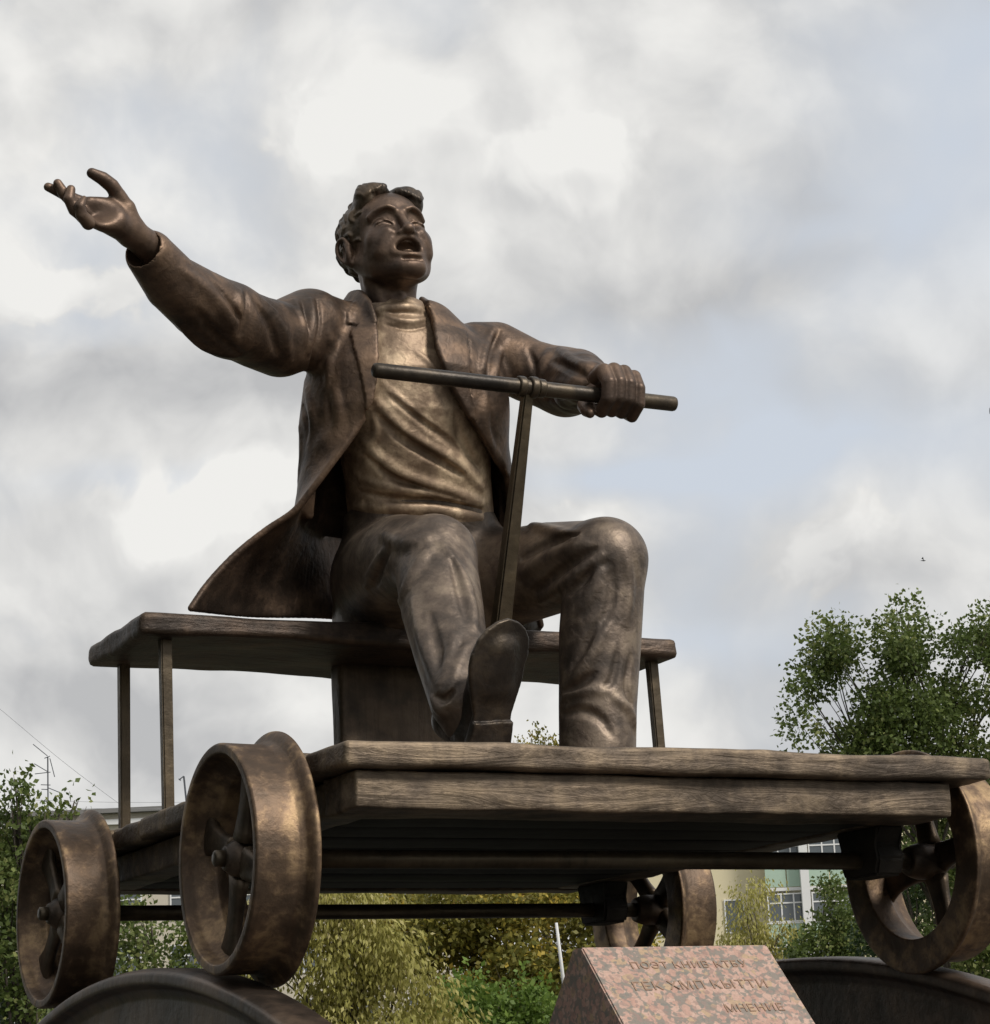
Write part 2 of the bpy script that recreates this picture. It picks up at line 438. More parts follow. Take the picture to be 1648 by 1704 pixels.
        V = np.concatenate(verts); K = np.concatenate(keys)
        o = np.argsort(K); K = K[o]; V = V[o]
        E = np.concatenate(edges).astype(np.int64)
        F = []
        for ax in range(3):
            e = E[E[:, 3] == ax]
            if len(e) == 0: continue
            o1, o2 = (ax + 1) % 3, (ax + 2) % 3
            q = []; okk = np.ones(len(e), bool)
            for (i, j) in ((0, 0), (1, 0), (1, 1), (0, 1)):
                c = e[:, :3].copy() + 1; c[:, o1] -= i; c[:, o2] -= j
                kk = key(c); ii = np.clip(np.searchsorted(K, kk), 0, len(K) - 1)
                okk &= K[ii] == kk; q.append(ii)
            q = np.stack(q, 1)
            q[e[:, 4] == 0] = q[e[:, 4] == 0][:, ::-1]
            F.append(q[okk])
        F = np.concatenate(F)
        for _ in range(relax):
            n = len(V); s_ = np.zeros((n, 3)); c_ = np.zeros(n)
            for a, b in ((0, 1), (1, 2), (2, 3), (3, 0)):
                for p_, q_ in ((a, b), (b, a)):
                    c_ += np.bincount(F[:, p_], minlength=n)
                    for x in range(3): s_[:, x] += np.bincount(F[:, p_], V[F[:, q_], x], minlength=n)
            V = V * .5 + .5 * s_ / np.maximum(c_, 1)[:, None]
        return mesh_np(name, V, F)
def spline(P, sub=6):
    P = np.asarray(P, float); n = len(P)
    Q = np.vstack([2 * P[0] - P[1], P, 2 * P[-1] - P[-2]]); out = []
    for i in range(n - 1):
        p0, p1, p2, p3 = Q[i:i + 4]
        for t in np.arange(sub) / sub:
            out.append(.5 * (2 * p1 + (p2 - p0) * t + (2 * p0 - 5 * p1 + 4 * p2 - p3) * t * t + (3 * p1 - p0 - 3 * p2 + p3) * t ** 3))
    out.append(P[-1]); return np.array(out)
def sheet(rows, nu, nv):           # dense points of a patch through a grid of points (rows of points)
    rows = [spline(np.asarray(r, float), 12) for r in rows]
    m = 200
    rows = [np.stack([np.interp(np.linspace(0, 1, m), np.linspace(0, 1, len(r)), r[:, k]) for k in range(3)], 1) for r in rows]
    A = np.stack(rows); cols = np.stack([spline(A[:, j], 60) for j in range(0, m)], 1)
    ii = np.linspace(0, cols.shape[0] - 1, nu).astype(int); jj = np.linspace(0, m - 1, nv).astype(int)
    return cols[np.ix_(ii, jj)]
def rotm(axis, deg):
    return np.array(Matrix.Rotation(R_(deg), 3, axis))
# ------------------------------------------------------------------ the statue
statue = empty('bronze_statue', (.80, .86, .63))
tag(statue, 'bronze statue of a man in an open coat singing on the bench, arm raised', 'statue')
def under(o, root):                # keep world coordinates of a mesh built in place
    o.parent = root; o.matrix_parent_inverse = Matrix.Translation(root.location).inverted() @ Matrix() if root.rotation_euler.z == 0 else root.matrix_world.inverted()
    return o
HC = np.array([.637, .655, 1.543]); HS = 1.19
HR = rotm('Z', -2) @ rotm('X', -15) @ rotm('Y', -4)
def loc2w(p): return HC + HR @ (np.asarray(p, float) * HS)
def head_sculpt(h):
    h.frame(HC, HR, HS)
    h.ell((0, .022, .038), (.074, .092, .082), .02)
    h.ell((0, -.020, -.028), (.063, .068, .080), .03)
    h.ell((0, -.046, .048), (.059, .040, .048), .03)                          # forehead
    for s in (-1, 1):
        h.chain([(s * .060, .012, -.034), (s * .044, -.030, -.074), (s * .015, -.074, -.099)], [.019, .019, .018], .025)
        h.ell((s * .044, -.055, -.020), (.026, .024, .026), .028)             # cheek bone
        h.ell((s * .041, -.038, -.046), (.022, .030, .032), .028)
    h.ell((0, -.080, -.098), (.025, .018, .017), .022)                        # chin
    h.ell((0, -.066, -.054), (.040, .030, .040), .026)                        # muzzle
    for s in (-1, 1):
        h.ell((s * .035, -.1050, .0120), (.0210, .0155, .0105), .016, 's')    # eye hollow
        h.ell((s * .0355, -.0740, .0055), (.0190, .0135, .0110), .009)        # eye under its lids
        h.chain(spline([(s * .014, -.0925, .0345), (s * .028, -.0930, .0385), (s * .046, -.0820, .0360), (s * .060, -.064, .027)], 3), .0036, .020)   # brow
        for p_, r_ in (([(s * .020, -.092, .0015), (s * .030, -.094, .0040), (s * .042, -.092, .0038), (s * .054, -.082, -.0005)], .0052), ([(s * .020, -.092, .0120), (s * .031, -.094, .0165), (s * .044, -.090, .0150), (s * .055, -.080, .0080)], .0024)):
            q_ = spline(h.snap(np.array(p_)) + np.array([0, .0022 if r_ > .004 else 0, 0]), 4); h.chain(q_, r_ * np.interp(np.linspace(0, 1, len(q_)), [0, .3, .7, 1], [.5, 1, 1, .4]), .003, 's')
    h.chain([(0, -.087, .022), (0, -.097, -.002), (0, -.108, -.024)], [.0078, .0080, .0100], .016)  # nose
    h.ell((0, -.1075, -.0260), (.0110, .0090, .0085), .010)
    for s in (-1, 1):
        h.ell((s * .0138, -.0945, -.0285), (.0078, .0100, .0072), .008)
        h.ell((s * .0085, -.1010, -.0370), (.0052, .0060, .0040), .003, 's')  # nostril
        h.chain(spline([(s * .0280, -.0975, -.024), (s * .0385, -.0895, -.036), (s * .0450, -.0770, -.054)], 3), .0022, .008, 's')  # smile fold
        h.chain(spline([(s * .036, -.084, -.020), (s * .046, -.075, -.036), (s * .050, -.064, -.054)], 3), .011, .018)
    # singing mouth
    h.ell((0, -.100, -.0590), (.0295, .036, .0205), .006, 's')
    a = np.linspace(0, 2 * np.pi, 25)
    ring = np.stack([(.0315) * np.cos(a), -.0970 + .018 * np.abs(np.cos(a)) ** 2, -.0590 + .0215 * np.sin(a)], 1)
    h.chain(ring[:13], [.002] + [.0042] * 11 + [.002], .010)
    h.chain(ring[12:], [.002] + [.0052] * 11 + [.002], .010)
    up = np.linspace(-1, 1, 9)
    h.chain(np.stack([.019 * up, -.0895 + .012 * up ** 2, -.0425 + 0 * up], 1), .0040, .002, flat=((0, 1, 0), .6))   # upper teeth
    h.chain(np.stack([.016 * up, -.086 + .012 * up ** 2, -.0750 + 0 * up], 1), .003, .002)
    h.ell((0, -.070, -.064), (.016, .02, .006), .004)                         # tongue
    h.chain([(-.018, -.095, -.0900), (0, -.0985, -.0905), (.018, -.095, -.0900)], .0042, .008, 's')
    
    for s in (-1, 1):                                                          # ears
        h.ell((s * .0790, .020, -.005), (.0115, .0200, .032), .006, rot=rotm('Z', s * 24))
        e = np.array([(s * .083, .004, .006), (s * .088, .012, .026), (s * .093, .030, .026), (s * .094, .038, .005), (s * .088, .028, -.020), (s * .080, .012, -.033)])
        h.chain(spline(e, 4), .0046, .003)
        h.ell((s * .0935, .018, -.002), (.0085, .010, .016), .005, 's')
    h.chain([(0, .035, -.04), (0, .047, -.12), (0, .068, -.22)], [.054, .051, .056], .022)   # neck
    h.chain([(-.045, .02, -.07), (-.018, .010, -.150)], [.010, .010], .02); h.chain([(.045, .02, -.07), (.018, .010, -.150)], [.010, .010], .02)
    h.ell((0, -.000, -.122), (.012, .010, .014), .012)
    h.T = None

def hand_right(b):
    A = lambda u, v, y: at(u, v, Y=y)
    w0 = A(262, 420, .40); w1 = A(222, 390, .365)
    view = ray(170, 350); view /= np.linalg.norm(view)
    b.chain([w0, w1], [.036, .031], .01)
    b.chain([A(216, 386, .36), A(186, 366, .325), A(150, 356, .29)], [.030, .034, .029], .015, flat=(view + np.array([0, 0, -.5]), .8))
    b.chain([A(205, 376, .36), A(180, 350, .345), A(152, 344, .325)], [.026, .028, .023], .015)
    b.chain([A(216, 376, .355), A(208, 348, .345), A(197, 327, .335)], [.027, .024, .0165], .012)       # ball of the thumb
    b.chain([A(200, 330, .335), A(186, 309, .325), A(171, 297, .32), A(153, 288, .315)], [.0165, .0160, .0150, .0115], .004)
    for pts, r in (([(164, 347, .335), (126, 333, .330), (101, 320, .322), (80, 311, .316)], (.0155, .0138, .0124, .0095)),
                   ([(150, 352, .314), (123, 339, .305), (106, 322, .299), (96, 305, .298)], (.0155, .0138, .0124, .0098)),
                   ([(142, 361, .294), (124, 349, .283), (115, 331, .277), (118, 315, .280)], (.0155, .0136, .0122, .0098)),
                   ([(147, 371, .276), (136, 358, .264), (133, 343, .258), (141, 331, .263)], (.0150, .0130, .0118, .0092))):
        b.chain([A(*p) for p in pts], list(r), .005)
    pc = A(170, 353, .33)
    b.ell(pc - view * .054 + np.array([0, 0, .014]), (.034, .034, .028), .03, 's')
BAR_Y, BAR_Z = .27, 1.095
def hand_left(b):
    X0 = 1.005
    def cir(x, deg, r=.045):
        t = R_(deg); return np.array([x, BAR_Y + r * math.cos(t), BAR_Z + r * math.sin(t)])
    wr = np.array([X0 + .010, .415, 1.155])
    b.chain([np.array([1.035, .50, 1.17]), wr], [.038, .033], .01)
    b.chain([wr, np.array([X0 + .022, .355, 1.160]), np.array([X0 + .030, .292, 1.142])], [.034, .036, .034], .015)
    b.chain([np.array([X0 + .055, .36, 1.148]), np.array([X0 + .062, .29, 1.134])], [.026, .026], .015)
    for i in range(4):
        x = X0 - .016 + i * .0265; dz = (0, .004, .002, -.006)[i]; rr = (.0158, .0162, .0156, .014)[i]
        p = [cir(x, 66, .052), cir(x - .001, 112, .054), cir(x - .003, 160, .047), cir(x - .004, 208, .045), cir(x - .004, 262, .042), cir(x - .003, 305, .036)]
        p = [q + np.array([0, 0, dz]) for q in p]
        b.chain(p, [rr * 1.1, rr * 1.2, rr * 1.03, rr * 1.06, rr, rr * .85], .0055)
    # thumb under the bar
    b.chain([np.array([X0 - .006, .335, 1.115]), np.array([X0 - .034, .315, 1.080]), np.array([X0 - .046, .288, 1.060]), np.array([X0 - .050, .266, 1.046])], [.023, .019, .0155, .0115], .008)

def build_body():
    b = Sculpt()
    head_sculpt(b)
    # trunk and arms inside the clothes, joined up so that the body is one surface
    b.chain([loc2w((0, .062, -.20)), (.70, .70, 1.28), (.76, .76, 1.0), (.80, .86, .80)], [.055, .05, .04, .04], .03)
    b.chain([(.70, .70, 1.30), (.45, .68, 1.34), (.17, .53, 1.285), at(262, 420, Y=.40)], [.03, .03, .03, .036], .02)
    b.chain([(.70, .70, 1.30), (.93, .69, 1.31), (1.07, .58, 1.20), (1.035, .50, 1.17)], [.03, .03, .03, .038], .02)
    hand_right(b); hand_left(b)
    me = b.mesh('body', .0024, (-.36, .18, .68), (1.16, 1.0, 1.80), slack=1.2)
    return under(link('body', me, M['skin'], None, True), statue)

def build_hair():
    h = Sculpt().frame(HC, HR, HS)
    h.ell((0, .030, .044), (.0825, .0980, .0870), .01)
    h.ell((-.026, -.038, .099), (.036, .040, .022), .012, rot=rotm('Y', 14)); h.ell((-.046, -.036, .086), (.020, .034, .028), .012)   # combed-back waves over the forehead
    h.ell((.036, -.038, .096), (.036, .038, .021), .006, rot=rotm('Y', -14)); h.ell((.056, -.036, .084), (.024, .034, .030), .010)
    # forehead, temples and the space round the ears stay clear
    h.ell((.002, -.092, .020), (.060, .050, .074), .008, 's')
    for s in (-1, 1):
        h.ell((s * .076, -.070, .002), (.036, .046, .060), .008, 's')
        h.ell((s * .090, -.020, -.050), (.032, .040, .042), .008, 's')
        h.ell((s * .098, .018, -.020), (.022, .026, .040), .006, 's')
    h.ell((0, -.01, -.115), (.10, .105, .085), .012, 's')
    rnd = random.Random(4)
    def S(a, v, r=1.0):
        return np.array([math.sin(a) * math.cos(v) * .0825 * r, .030 + math.cos(a) * math.cos(v) * .0980 * r, .044 + math.sin(v) * .0870 * r])
    # curls at the sides and back: short raised commas with cut grooves between
    for i in range(90):
        a = rnd.uniform(-2.35, 2.35); v = rnd.uniform(-.75, 1.05)
        da = rnd.uniform(.10, .26) * rnd.choice((-1, 1)); dv = rnd.uniform(.10, .26)
        p = spline([S(a, v, 1.0), S(a + da * .7, v - dv * .3, 1.035), S(a + da, v - dv * .9, 1.03), S(a + da * .6, v - dv * 1.4, 1.0)], 3)
        q = p[-1]; q0 = p[0]
        if min(q[1], q0[1]) < -.035 or q[2] < -.06: continue
        if q[2] < -.006 and q[1] < .050: continue
        if abs(q[0]) > .055 and q[1] < -.012 and q[2] < .035: continue
        h.chain(p, np.r_[np.linspace(.002, .0042, 5), np.linspace(.0042, .0015, len(p) - 5)], .006)
    # combing grooves in the front waves and over the crown, all cut on the surface
    gl = []
    for s, x0, x1 in ((-1, -.078, -.002), (1, .012, .078)):
        for i in range(13):
            f = (i + .5 + rnd.uniform(-.2, .2)) / 13; x = x0 + (x1 - x0) * f; w_ = rnd.uniform(-.006, .006)
            gl.append((np.array([(x * .62, .045, .126 - abs(x) * .15), (x * .80 + w_, -.002, .131 - abs(x) * .28), (x * .98 - .003, -.046, .126 - abs(x) * .42), (x * 1.03 - .006, -.072, .106 - abs(x) * .36), (x * 1.02 - .008 + w_, -.072, .092 - abs(x) * .30)]), rnd.uniform(.0034, .0052)))
    for i in range(34):
        a = rnd.uniform(-2.3, 2.3); v = rnd.uniform(-.2, 1.1); da = rnd.uniform(-.3, .3)
        g = np.array([S(a, v, 1.03), S(a + da * .7, v - .16, 1.03), S(a + da, v - .36, 1.03)])
        if g[:, 1].min() < -.02 or (abs(g[-1, 0]) > .05 and g[-1, 1] < .05 and g[-1, 2] < .02): continue
        gl.append((g, .0045))
    flat = h.snap(np.concatenate([g for g, _ in gl])); o = 0
    for g, r in gl:
        q = spline(flat[o:o + len(g)], 4); o += len(g); t_ = np.linspace(0, 1, len(q)); h.chain(q, r * (.45 + .55 * np.sin(np.pi * t_) ** .6), .0025)
    me = h.mesh('hair', .0027, HC - .19, HC + .21)
    return under(link('hair', me, M['hair'], None, True), statue)

# torso sections: height, centre x, centre y, half width, half depth
TZ = [.66, .74, .82, .90, 1.00, 1.12, 1.22, 1.30, 1.36, 1.41]
TX = [.800, .798, .790, .770, .740, .715, .705, .700, .695, .690]
TY = [.880, .870, .840, .800, .750, .715, .700, .695, .690, .685]
SRX = [.210, .205, .195, .180, .180, .190, .190, .165, .120, .075]
SRY = [.170, .165, .150, .138, .140, .150, .145, .120, .090, .065]
def build_shirt():
    s = Sculpt()
    s.loft(TZ, TX, TY, SRX, SRY)
    nb = [loc2w((0, .068, -.215)), loc2w((0, .058, -.175)), loc2w((0, .050, -.145))]
    s.chain(nb, [.086, .079, .070], .03)
    c = loc2w((0, .048, -.137))                                                # top fold of the turtle neck
    ang = np.linspace(0, 2 * np.pi, 26); ringp = [c + HR @ np.array([.058 * math.cos(t), .061 * math.sin(t), -.004 + .010 * math.sin(t)]) * HS for t in ang]
    s.chain(ringp, .0125, .008)
    ringp = [loc2w((0, .058, -.172)) + HR @ np.array([.058 * math.cos(t), .063 * math.sin(t), .010 * math.sin(t)]) * HS for t in ang]
    s.chain(ringp, .012, .012)
    s.folds([
        ('r', [(628, 668), (660, 705), (705, 740), (760, 770), (800, 812)], .013, .007),
        ('g', [(632, 694), (668, 728), (716, 758), (770, 790)], .012, .008),
        ('r', [(608, 735), (640, 768), (690, 798), (745, 815), (800, 838)], .014, .009),
        ('g', [(612, 762), (650, 793), (705, 816), (770, 835)], .011, .007),
        ('r', [(600, 795), (650, 812), (720, 822), (790, 845)], .010, .006),
        ('g', [(598, 818), (660, 832), (730, 836), (800, 850)], .010, .007),
        ('r', [(640, 640), (690, 690), (735, 720)], .010, .004),
        ('r', [(690, 585), (715, 605), (728, 625)], .008, .003),
        ('g', [(650, 660), (700, 700), (750, 735), (785, 765)], .010, .004),
        ('r', [(590, 842), (650, 846), (720, 848), (800, 862)], .012, .007),
        ('r', [(632, 522), (675, 535), (716, 530)], .007, .005),
        ('g', [(640, 540), (680, 548), (714, 542)], .005, .003),
        ('r', [(622, 690), (628, 720), (612, 748)], .010, .005), ('g', [(760, 690), (770, 730), (800, 780)], .012, .005),
    ])
    me = s.mesh('shirt', .0034, (.42, .45, .70), (1.06, 1.1, 1.52))
    return under(link('shirt', me, M['shirt'], None, True), statue)

CTX = [.78, .77, .745, .725, .712, .690, .688, .690, .690, .690]
CRX = [.255, .255, .262, .270, .268, .255, .243, .215, .150, .095]
CRY = [.215, .205, .190, .172, .172, .182, .178, .150, .115, .085]
def poly_grid(poly, step):         # pixel grid inside a polygon
    P = np.asarray(poly, float); lo, hi = P.min(0), P.max(0)
    g = np.stack(np.meshgrid(np.arange(lo[0], hi[0] + step, step), np.arange(lo[1], hi[1] + step, step), indexing='ij'), -1).reshape(-1, 2)
    ins = np.zeros(len(g), bool); n = len(P); j = n - 1
    for i in range(n):
        c = ((P[i, 1] > g[:, 1]) != (P[j, 1] > g[:, 1])) & (g[:, 0] < (P[j, 0] - P[i, 0]) * (g[:, 1] - P[i, 1]) / (P[j, 1] - P[i, 1] + 1e-9) + P[i, 0])
        ins ^= c; j = i
    return g[ins]
LAP_L = [(598, 488), (622, 512), (629, 545), (630, 580), (626, 625), (620, 668), (603, 698), (581, 732), (552, 771), (521, 812), (496, 840)]
LAP_R = [(706, 500), (720, 530), (728, 575), (740, 615), (754, 648), (780, 694), (812, 747), (843, 793), (852, 830)]
def build_coat():
    s = Sculpt()
    s.loft([.885] + TZ[4:], CTX[3:], TY[3:], CRX[3:], CRY[3:])
    # shoulders and sleeves
    s.chain([(.60, .69, 1.295), (.52, .69, 1.335), (.44, .68, 1.329), (.345, .635, 1.274), (.27, .585, 1.268), (.18, .53, 1.270)], [.072, .072, .092, .088, .084, .081], .030)
    s.chain([(.18, .53, 1.270), (.10, .485, 1.284), (.02, .445, 1.310), at(250, 424, Y=.395)], [.084, .077, .065, .054], .02)
    s.chain([(.78, .69, 1.285), (.88, .69, 1.312), (.935, .69, 1.316), (1.005, .65, 1.268), (1.072, .585, 1.226)], [.066, .078, .080, .078, .080], .03)
    s.chain([(1.072, .585, 1.226), (1.064, .52, 1.208), (1.048, .46, 1.190), (1.030, .405, 1.170), (1.022, .375, 1.160)], [.082, .080, .068, .054, .050], .02)
    s.ell((.200, .545, 1.330), (.038, .036, .028), .02)
    s.ell((.58, .66, 1.17), (.10, .11, .16), .04); s.ell((.83, .66, 1.17), (.10, .10, .15), .04)
    # cuff hollows
    cu = at(236, 412, Y=.375); cdir = at(222, 390, Y=.355) - at(262, 424, Y=.405); cdir /= np.linalg.norm(cdir)
    s.chain([cu - cdir * .015, cu + cdir * .12], [.042, .050], .004, 's')
    # hollow skirt below the chest
    s.loft([.70, .90, 1.00, 1.10, 1.16], [.745, .725, .712, .695, .69], [.85, .80, .75, .72, .71], [.245, .245, .240, .215, .17], [.170, .150, .150, .150, .12], .01, 's')
    # front opening between the two lapel edges, cut back to the shirt
    zs = np.linspace(.80, 1.46, 60)
    def edge(px, y0):
        p = np.array([at(u, v, Y=y) for (u, v), y in zip(px, y0)]); o = np.argsort(p[:, 2]); return p[o]
    eL = edge(LAP_L, np.interp([p[1] for p in LAP_L], [488, 560, 700, 840], [.60, .545, .56, .64]))
    eR = edge(LAP_R, np.interp([p[1] for p in LAP_R], [488, 560, 700, 840], [.60, .545, .56, .64]))
    def cut(P):
        x, y, z = P
        xl = np.interp(z, eL[:, 2], eL[:, 0]); xr = np.interp(z, eR[:, 2], eR[:, 0])
        yl = np.interp(z, TZ, TY) - .02
        sl = (y - .56) * .30                                             # the opening widens inwards along the sight line
        return (np.maximum(np.maximum(xl + sl * .4 - x, x - xr - sl * 1.1), y - yl) * .9).astype(np.float32)
    s.fn(cut, (.72, .60, 1.1), .6, .004, 's')
    # the flap thrown open to the side, lying on the bench: outer edge, middle, root behind the hip
    E = [at(u, v, Y=y) for u, v, y in ((603, 698, .585), (581, 732, .60), (552, 771, .625), (521, 812, .655), (489, 851, .69), (442, 883, .73), (391, 924, .755), (347, 971, .765), (318, 1012, .76))]
    Mi = [at(u, v, Y=y) for u, v, y in ((560, 690, .64), (530, 735, .67), (512, 775, .72), (500, 820, .77), (492, 872, .82), (470, 922, .86), (446, 962, .885), (428, 1000, .895), (418, 1022, .895))]
    Rt = [at(u, v, Y=y) for u, v, y in ((530, 690, .75), (515, 740, .78), (515, 790, .83), (520, 840, .90), (530, 890, .95), (540, 935, .98), (548, 975, 1.0), (552, 1005, 1.0), (556, 1026, 1.0))]
    Bk = [r + np.array([.16, .12, .0]) for r in Rt]
    s.folds([
        ('g', [(528, 500), (532, 540), (524, 580), (514, 615)], .007, .006), ('r', [(518, 500), (521, 540), (513, 585)], .010, .006),
        ('g', [(503, 500), (510, 530), (512, 560)], .006, .004), ('r', [(490, 500), (505, 540), (508, 575)], .008, .004),
        ('g', [(410, 490), (408, 530), (400, 555), (385, 575)], .010, .006), ('r', [(398, 486), (396, 515), (385, 540)], .012, .006),
        ('g', [(425, 500), (450, 540), (462, 590)], .012, .006), ('r', [(440, 505), (470, 550), (480, 600)], .013, .005),
        ('g', [(360, 475), (385, 510), (400, 535)], .009, .004), ('r', [(300, 450), (340, 480), (375, 520), (390, 560)], .013, .004),
        ('g', [(330, 520), (360, 560), (400, 590)], .013, .006), ('r', [(300, 540), (340, 575), (390, 592)], .012, .004),
        ('g', [(500, 660), (512, 720), (510, 790)], .010, .005), ('r', [(512, 650), (524, 700), (522, 770)], .012, .005),
        ('g', [(545, 660), (548, 720), (530, 780)], .012, .004), ('r', [(560, 650), (566, 700), (552, 745)], .014, .004),
        ('r', [(492, 680), (505, 740), (500, 800)], .009, .004),
        ('r', [(822, 545), (808, 580), (800, 625)], .010, .006), ('g', [(832, 550), (818, 585), (812, 630)], .008, .006),
        ('r', [(842, 565), (828, 595), (822, 640)], .009, .005), ('g', [(780, 560), (782, 620), (786, 690)], .004, .004),
        ('g', [(880, 580), (890, 610), (895, 650)], .009, .005), ('r', [(915, 585), (905, 615), (900, 650)], .014, .006),
        ('r', [(930, 580), (950, 600), (985, 615)], .012, .004), ('g', [(920, 600), (950, 615), (985, 632)], .010, .005),
        ('r', [(905, 640), (940, 640), (980, 650)], .012, .004), ('g', [(880, 640), (920, 665), (960, 668)], .010, .005),
        ('r', [(545, 555), (552, 590), (548, 640)], .012, .003),
        ('g', [(820, 690), (822, 740), (838, 790)], .010, .004), ('r', [(806, 660), (806, 710), (828, 770)], .012, .004),
    ])
    # lapels and collar as a second layer
    lays = []
    def layer(poly, off, r, step=2.2, k=.0015):
        g = poly_grid(poly, step); H, D, ok = s.hit(g)
        H = H[ok]; D = D[ok]
        med = np.median((H - CAMC) @ ray(700, 600)); m = np.abs((H - CAMC) @ ray(700, 600) - med) < .35
        lays.append((H[m] - D[m] * off, r, k))
    LO = [(598, 486), (580, 520), (578, 537), (600, 541), (585, 552), (591, 578), (601, 616), (609, 655), (611, 680), (619, 668), (626, 625), (630, 580), (628, 540), (620, 512)]
    layer(LO, .004, .0055)
    RO = [(708, 502), (738, 540), (775, 552), (781, 600), (780, 650), (792, 700), (778, 690), (752, 648), (738, 612), (728, 575), (719, 530)]
    layer(RO, .003, .0055)
    for q in lays: s.cloud(*q)
    U = [at(614, 503, Y=.600), at(599, 487, Y=.655), np.array((.572, .735, 1.440)), np.array((.68, .80, 1.455)), np.array((.785, .735, 1.432)), at(702, 498, Y=.645), at(716, 520, Y=.600)]
    Lw = [at(624, 535, Y=.572), at(586, 520, Y=.655), np.array((.540, .750, 1.378)), np.array((.68, .835, 1.39)), np.array((.835, .750, 1.372)), at(738, 538, Y=.645), at(724, 548, Y=.575)]
    s.cloud(sheet([U, [(a + b) / 2 + np.array([0, 0, .004]) for a, b in zip(U, Lw)], Lw], 60, 150).reshape(-1, 3), .0075, .006)
    sh = sheet([E, Mi, Rt, Bk], 130, 150).reshape(-1, 3)
    s.cloud(sh, .0085, .012)
    # the other skirt, behind the far thigh
    E2 = [at(u, v, Y=y) for u, v, y in ((846, 800, .66), (852, 850, .72), (862, 900, .78), (880, 960, .84), (900, 1040, .88))]
    R2 = [p + np.array([.02, .20, .0]) for p in E2]
    s.cloud(sheet([E2, [(a + b) / 2 + np.array([.02, 0, 0]) for a, b in zip(E2, R2)], R2], 50, 90).reshape(-1, 3), .009, .012)
    me = s.mesh('coat', .0038, (-.12, .30, .60), (1.22, 1.22, 1.50), slack=1.5)
    return under(link('coat', me, M['coat'], None, True), statue)

def build_trousers():
    s = Sculpt()
    s.loft([.622, .70, .78, .86, .93], [.80, .80, .795, .785, .765], [.87, .87, .855, .83, .80], [.225, .225, .215, .20, .185], [.19, .19, .175, .155, .145])
    # near leg, stretched out, heel on the deck
    kR = np.array([.570, .315, .695]); aR = np.array([.474, .015, .322])
    s.chain([(.66, .80, .755), (.60, .55, .740), kR], [.125, .108, .090], .04)
    s.chain([kR, kR * .62 + aR * .38 + np.array([0, .005, 0]), aR * .72 + kR * .28, aR], [.092, .088, .076, .062], .02)
    s.chain([aR + np.array([.008, .01, .02]), aR + np.array([.012, -.004, -.045])], [.058, .050], .015)
    # far leg, bent, foot flat
    kL = np.array([1.010, .33, .720]); aL = np.array([.962, .335, .21])
    s.chain([(.92, .80, .755), (.985, .56, .748), kL], [.125, .110, .092], .04)
    s.chain([kL, (.992, .34, .55), (.972, .335, .38), (.962, .33, .27), aL], [.093, .094, .088, .086, .092], .025)
    s.folds([
        ('r', [(640, 890), (680, 905), (718, 898)], .018, .006),
        ('g', [(700, 905), (672, 945), (650, 985)], .013, .006), ('r', [(715, 915), (690, 955), (668, 1000)], .016, .007), ('g', [(655, 905), (635, 940), (622, 975)], .010, .003),
        ('r', [(640, 915), (625, 945), (608, 975)], .012, .007), ('g', [(690, 930), (664, 965), (640, 1000)], .008, .006),
        ('r', [(690, 1000), (700, 1050), (720, 1110), (735, 1150)], .013, .005), ('r', [(740, 910), (770, 960), (785, 1010), (790, 1050)], .012, .006),
        ('g', [(752, 930), (764, 975), (776, 1030)], .010, .0025), ('g', [(715, 1020), (728, 1080), (745, 1130)], .012, .005),
        ('r', [(755, 1060), (745, 1110), (735, 1150)], .012, .006), ('g', [(770, 1070), (756, 1120), (738, 1170)], .010, .006), ('r', [(800, 1060), (770, 1090), (752, 1140), (740, 1180)], .012, .006),
        ('g', [(725, 1160), (740, 1165), (755, 1150)], .008, .006), ('r', [(718, 1160), (730, 1180), (745, 1190)], .009, .005),
        ('g', [(592, 868), (640, 862), (700, 858), (760, 866), (800, 880)], .008, .007), ('r', [(585, 880), (630, 876), (690, 868)], .010, .004),
        ('r', [(760, 880), (800, 905), (815, 940)], .013, .007), ('g', [(780, 905), (805, 930), (812, 965)], .010, .008), ('g', [(770, 880), (810, 890), (835, 880)], .009, .006),
        ('r', [(875, 870), (920, 885), (970, 900)], .014, .004), ('g', [(868, 930), (910, 905), (960, 890)], .013, .009), ('r', [(868, 955), (920, 925), (975, 905)], .014, .007),
        ('g', [(890, 985), (940, 945), (990, 915)], .013, .010), ('r', [(900, 1000), (950, 965), (1000, 925)], .013, .007), ('g', [(945, 990), (985, 955), (1010, 935)], .012, .008),
        ('r', [(1000, 930), (990, 980), (965, 1020)], .013, .005), ('r', [(1040, 920), (1046, 980), (1040, 1040)], .012, .005), ('g', [(1020, 940), (1018, 1000), (1000, 1050)], .013, .005),
        ('r', [(1010, 1040), (985, 1090), (960, 1130)], .013, .006), ('g', [(990, 1040), (970, 1080), (950, 1110)], .010, .005), ('g', [(1030, 1080), (1020, 1130), (1000, 1150)], .010, .004),
        ('r', [(940, 1160), (970, 1150), (1010, 1150)], .012, .005), ('g', [(938, 1150), (965, 1138), (990, 1120)], .011, .008), ('g', [(936, 1190), (965, 1182), (1000, 1196), (1018, 1222)], .012, .006),
        ('r', [(1020, 1160), (1045, 1180), (1055, 1210)], .012, .005), ('g', [(1050, 1090), (1044, 1140), (1052, 1180)], .009, .005),
    ])
    me = s.mesh('trousers', .0038, (.36, -.10, .175), (1.18, 1.12, .98), slack=1.4)
    return under(link('trousers', me, M['trousers'], None, True), statue)

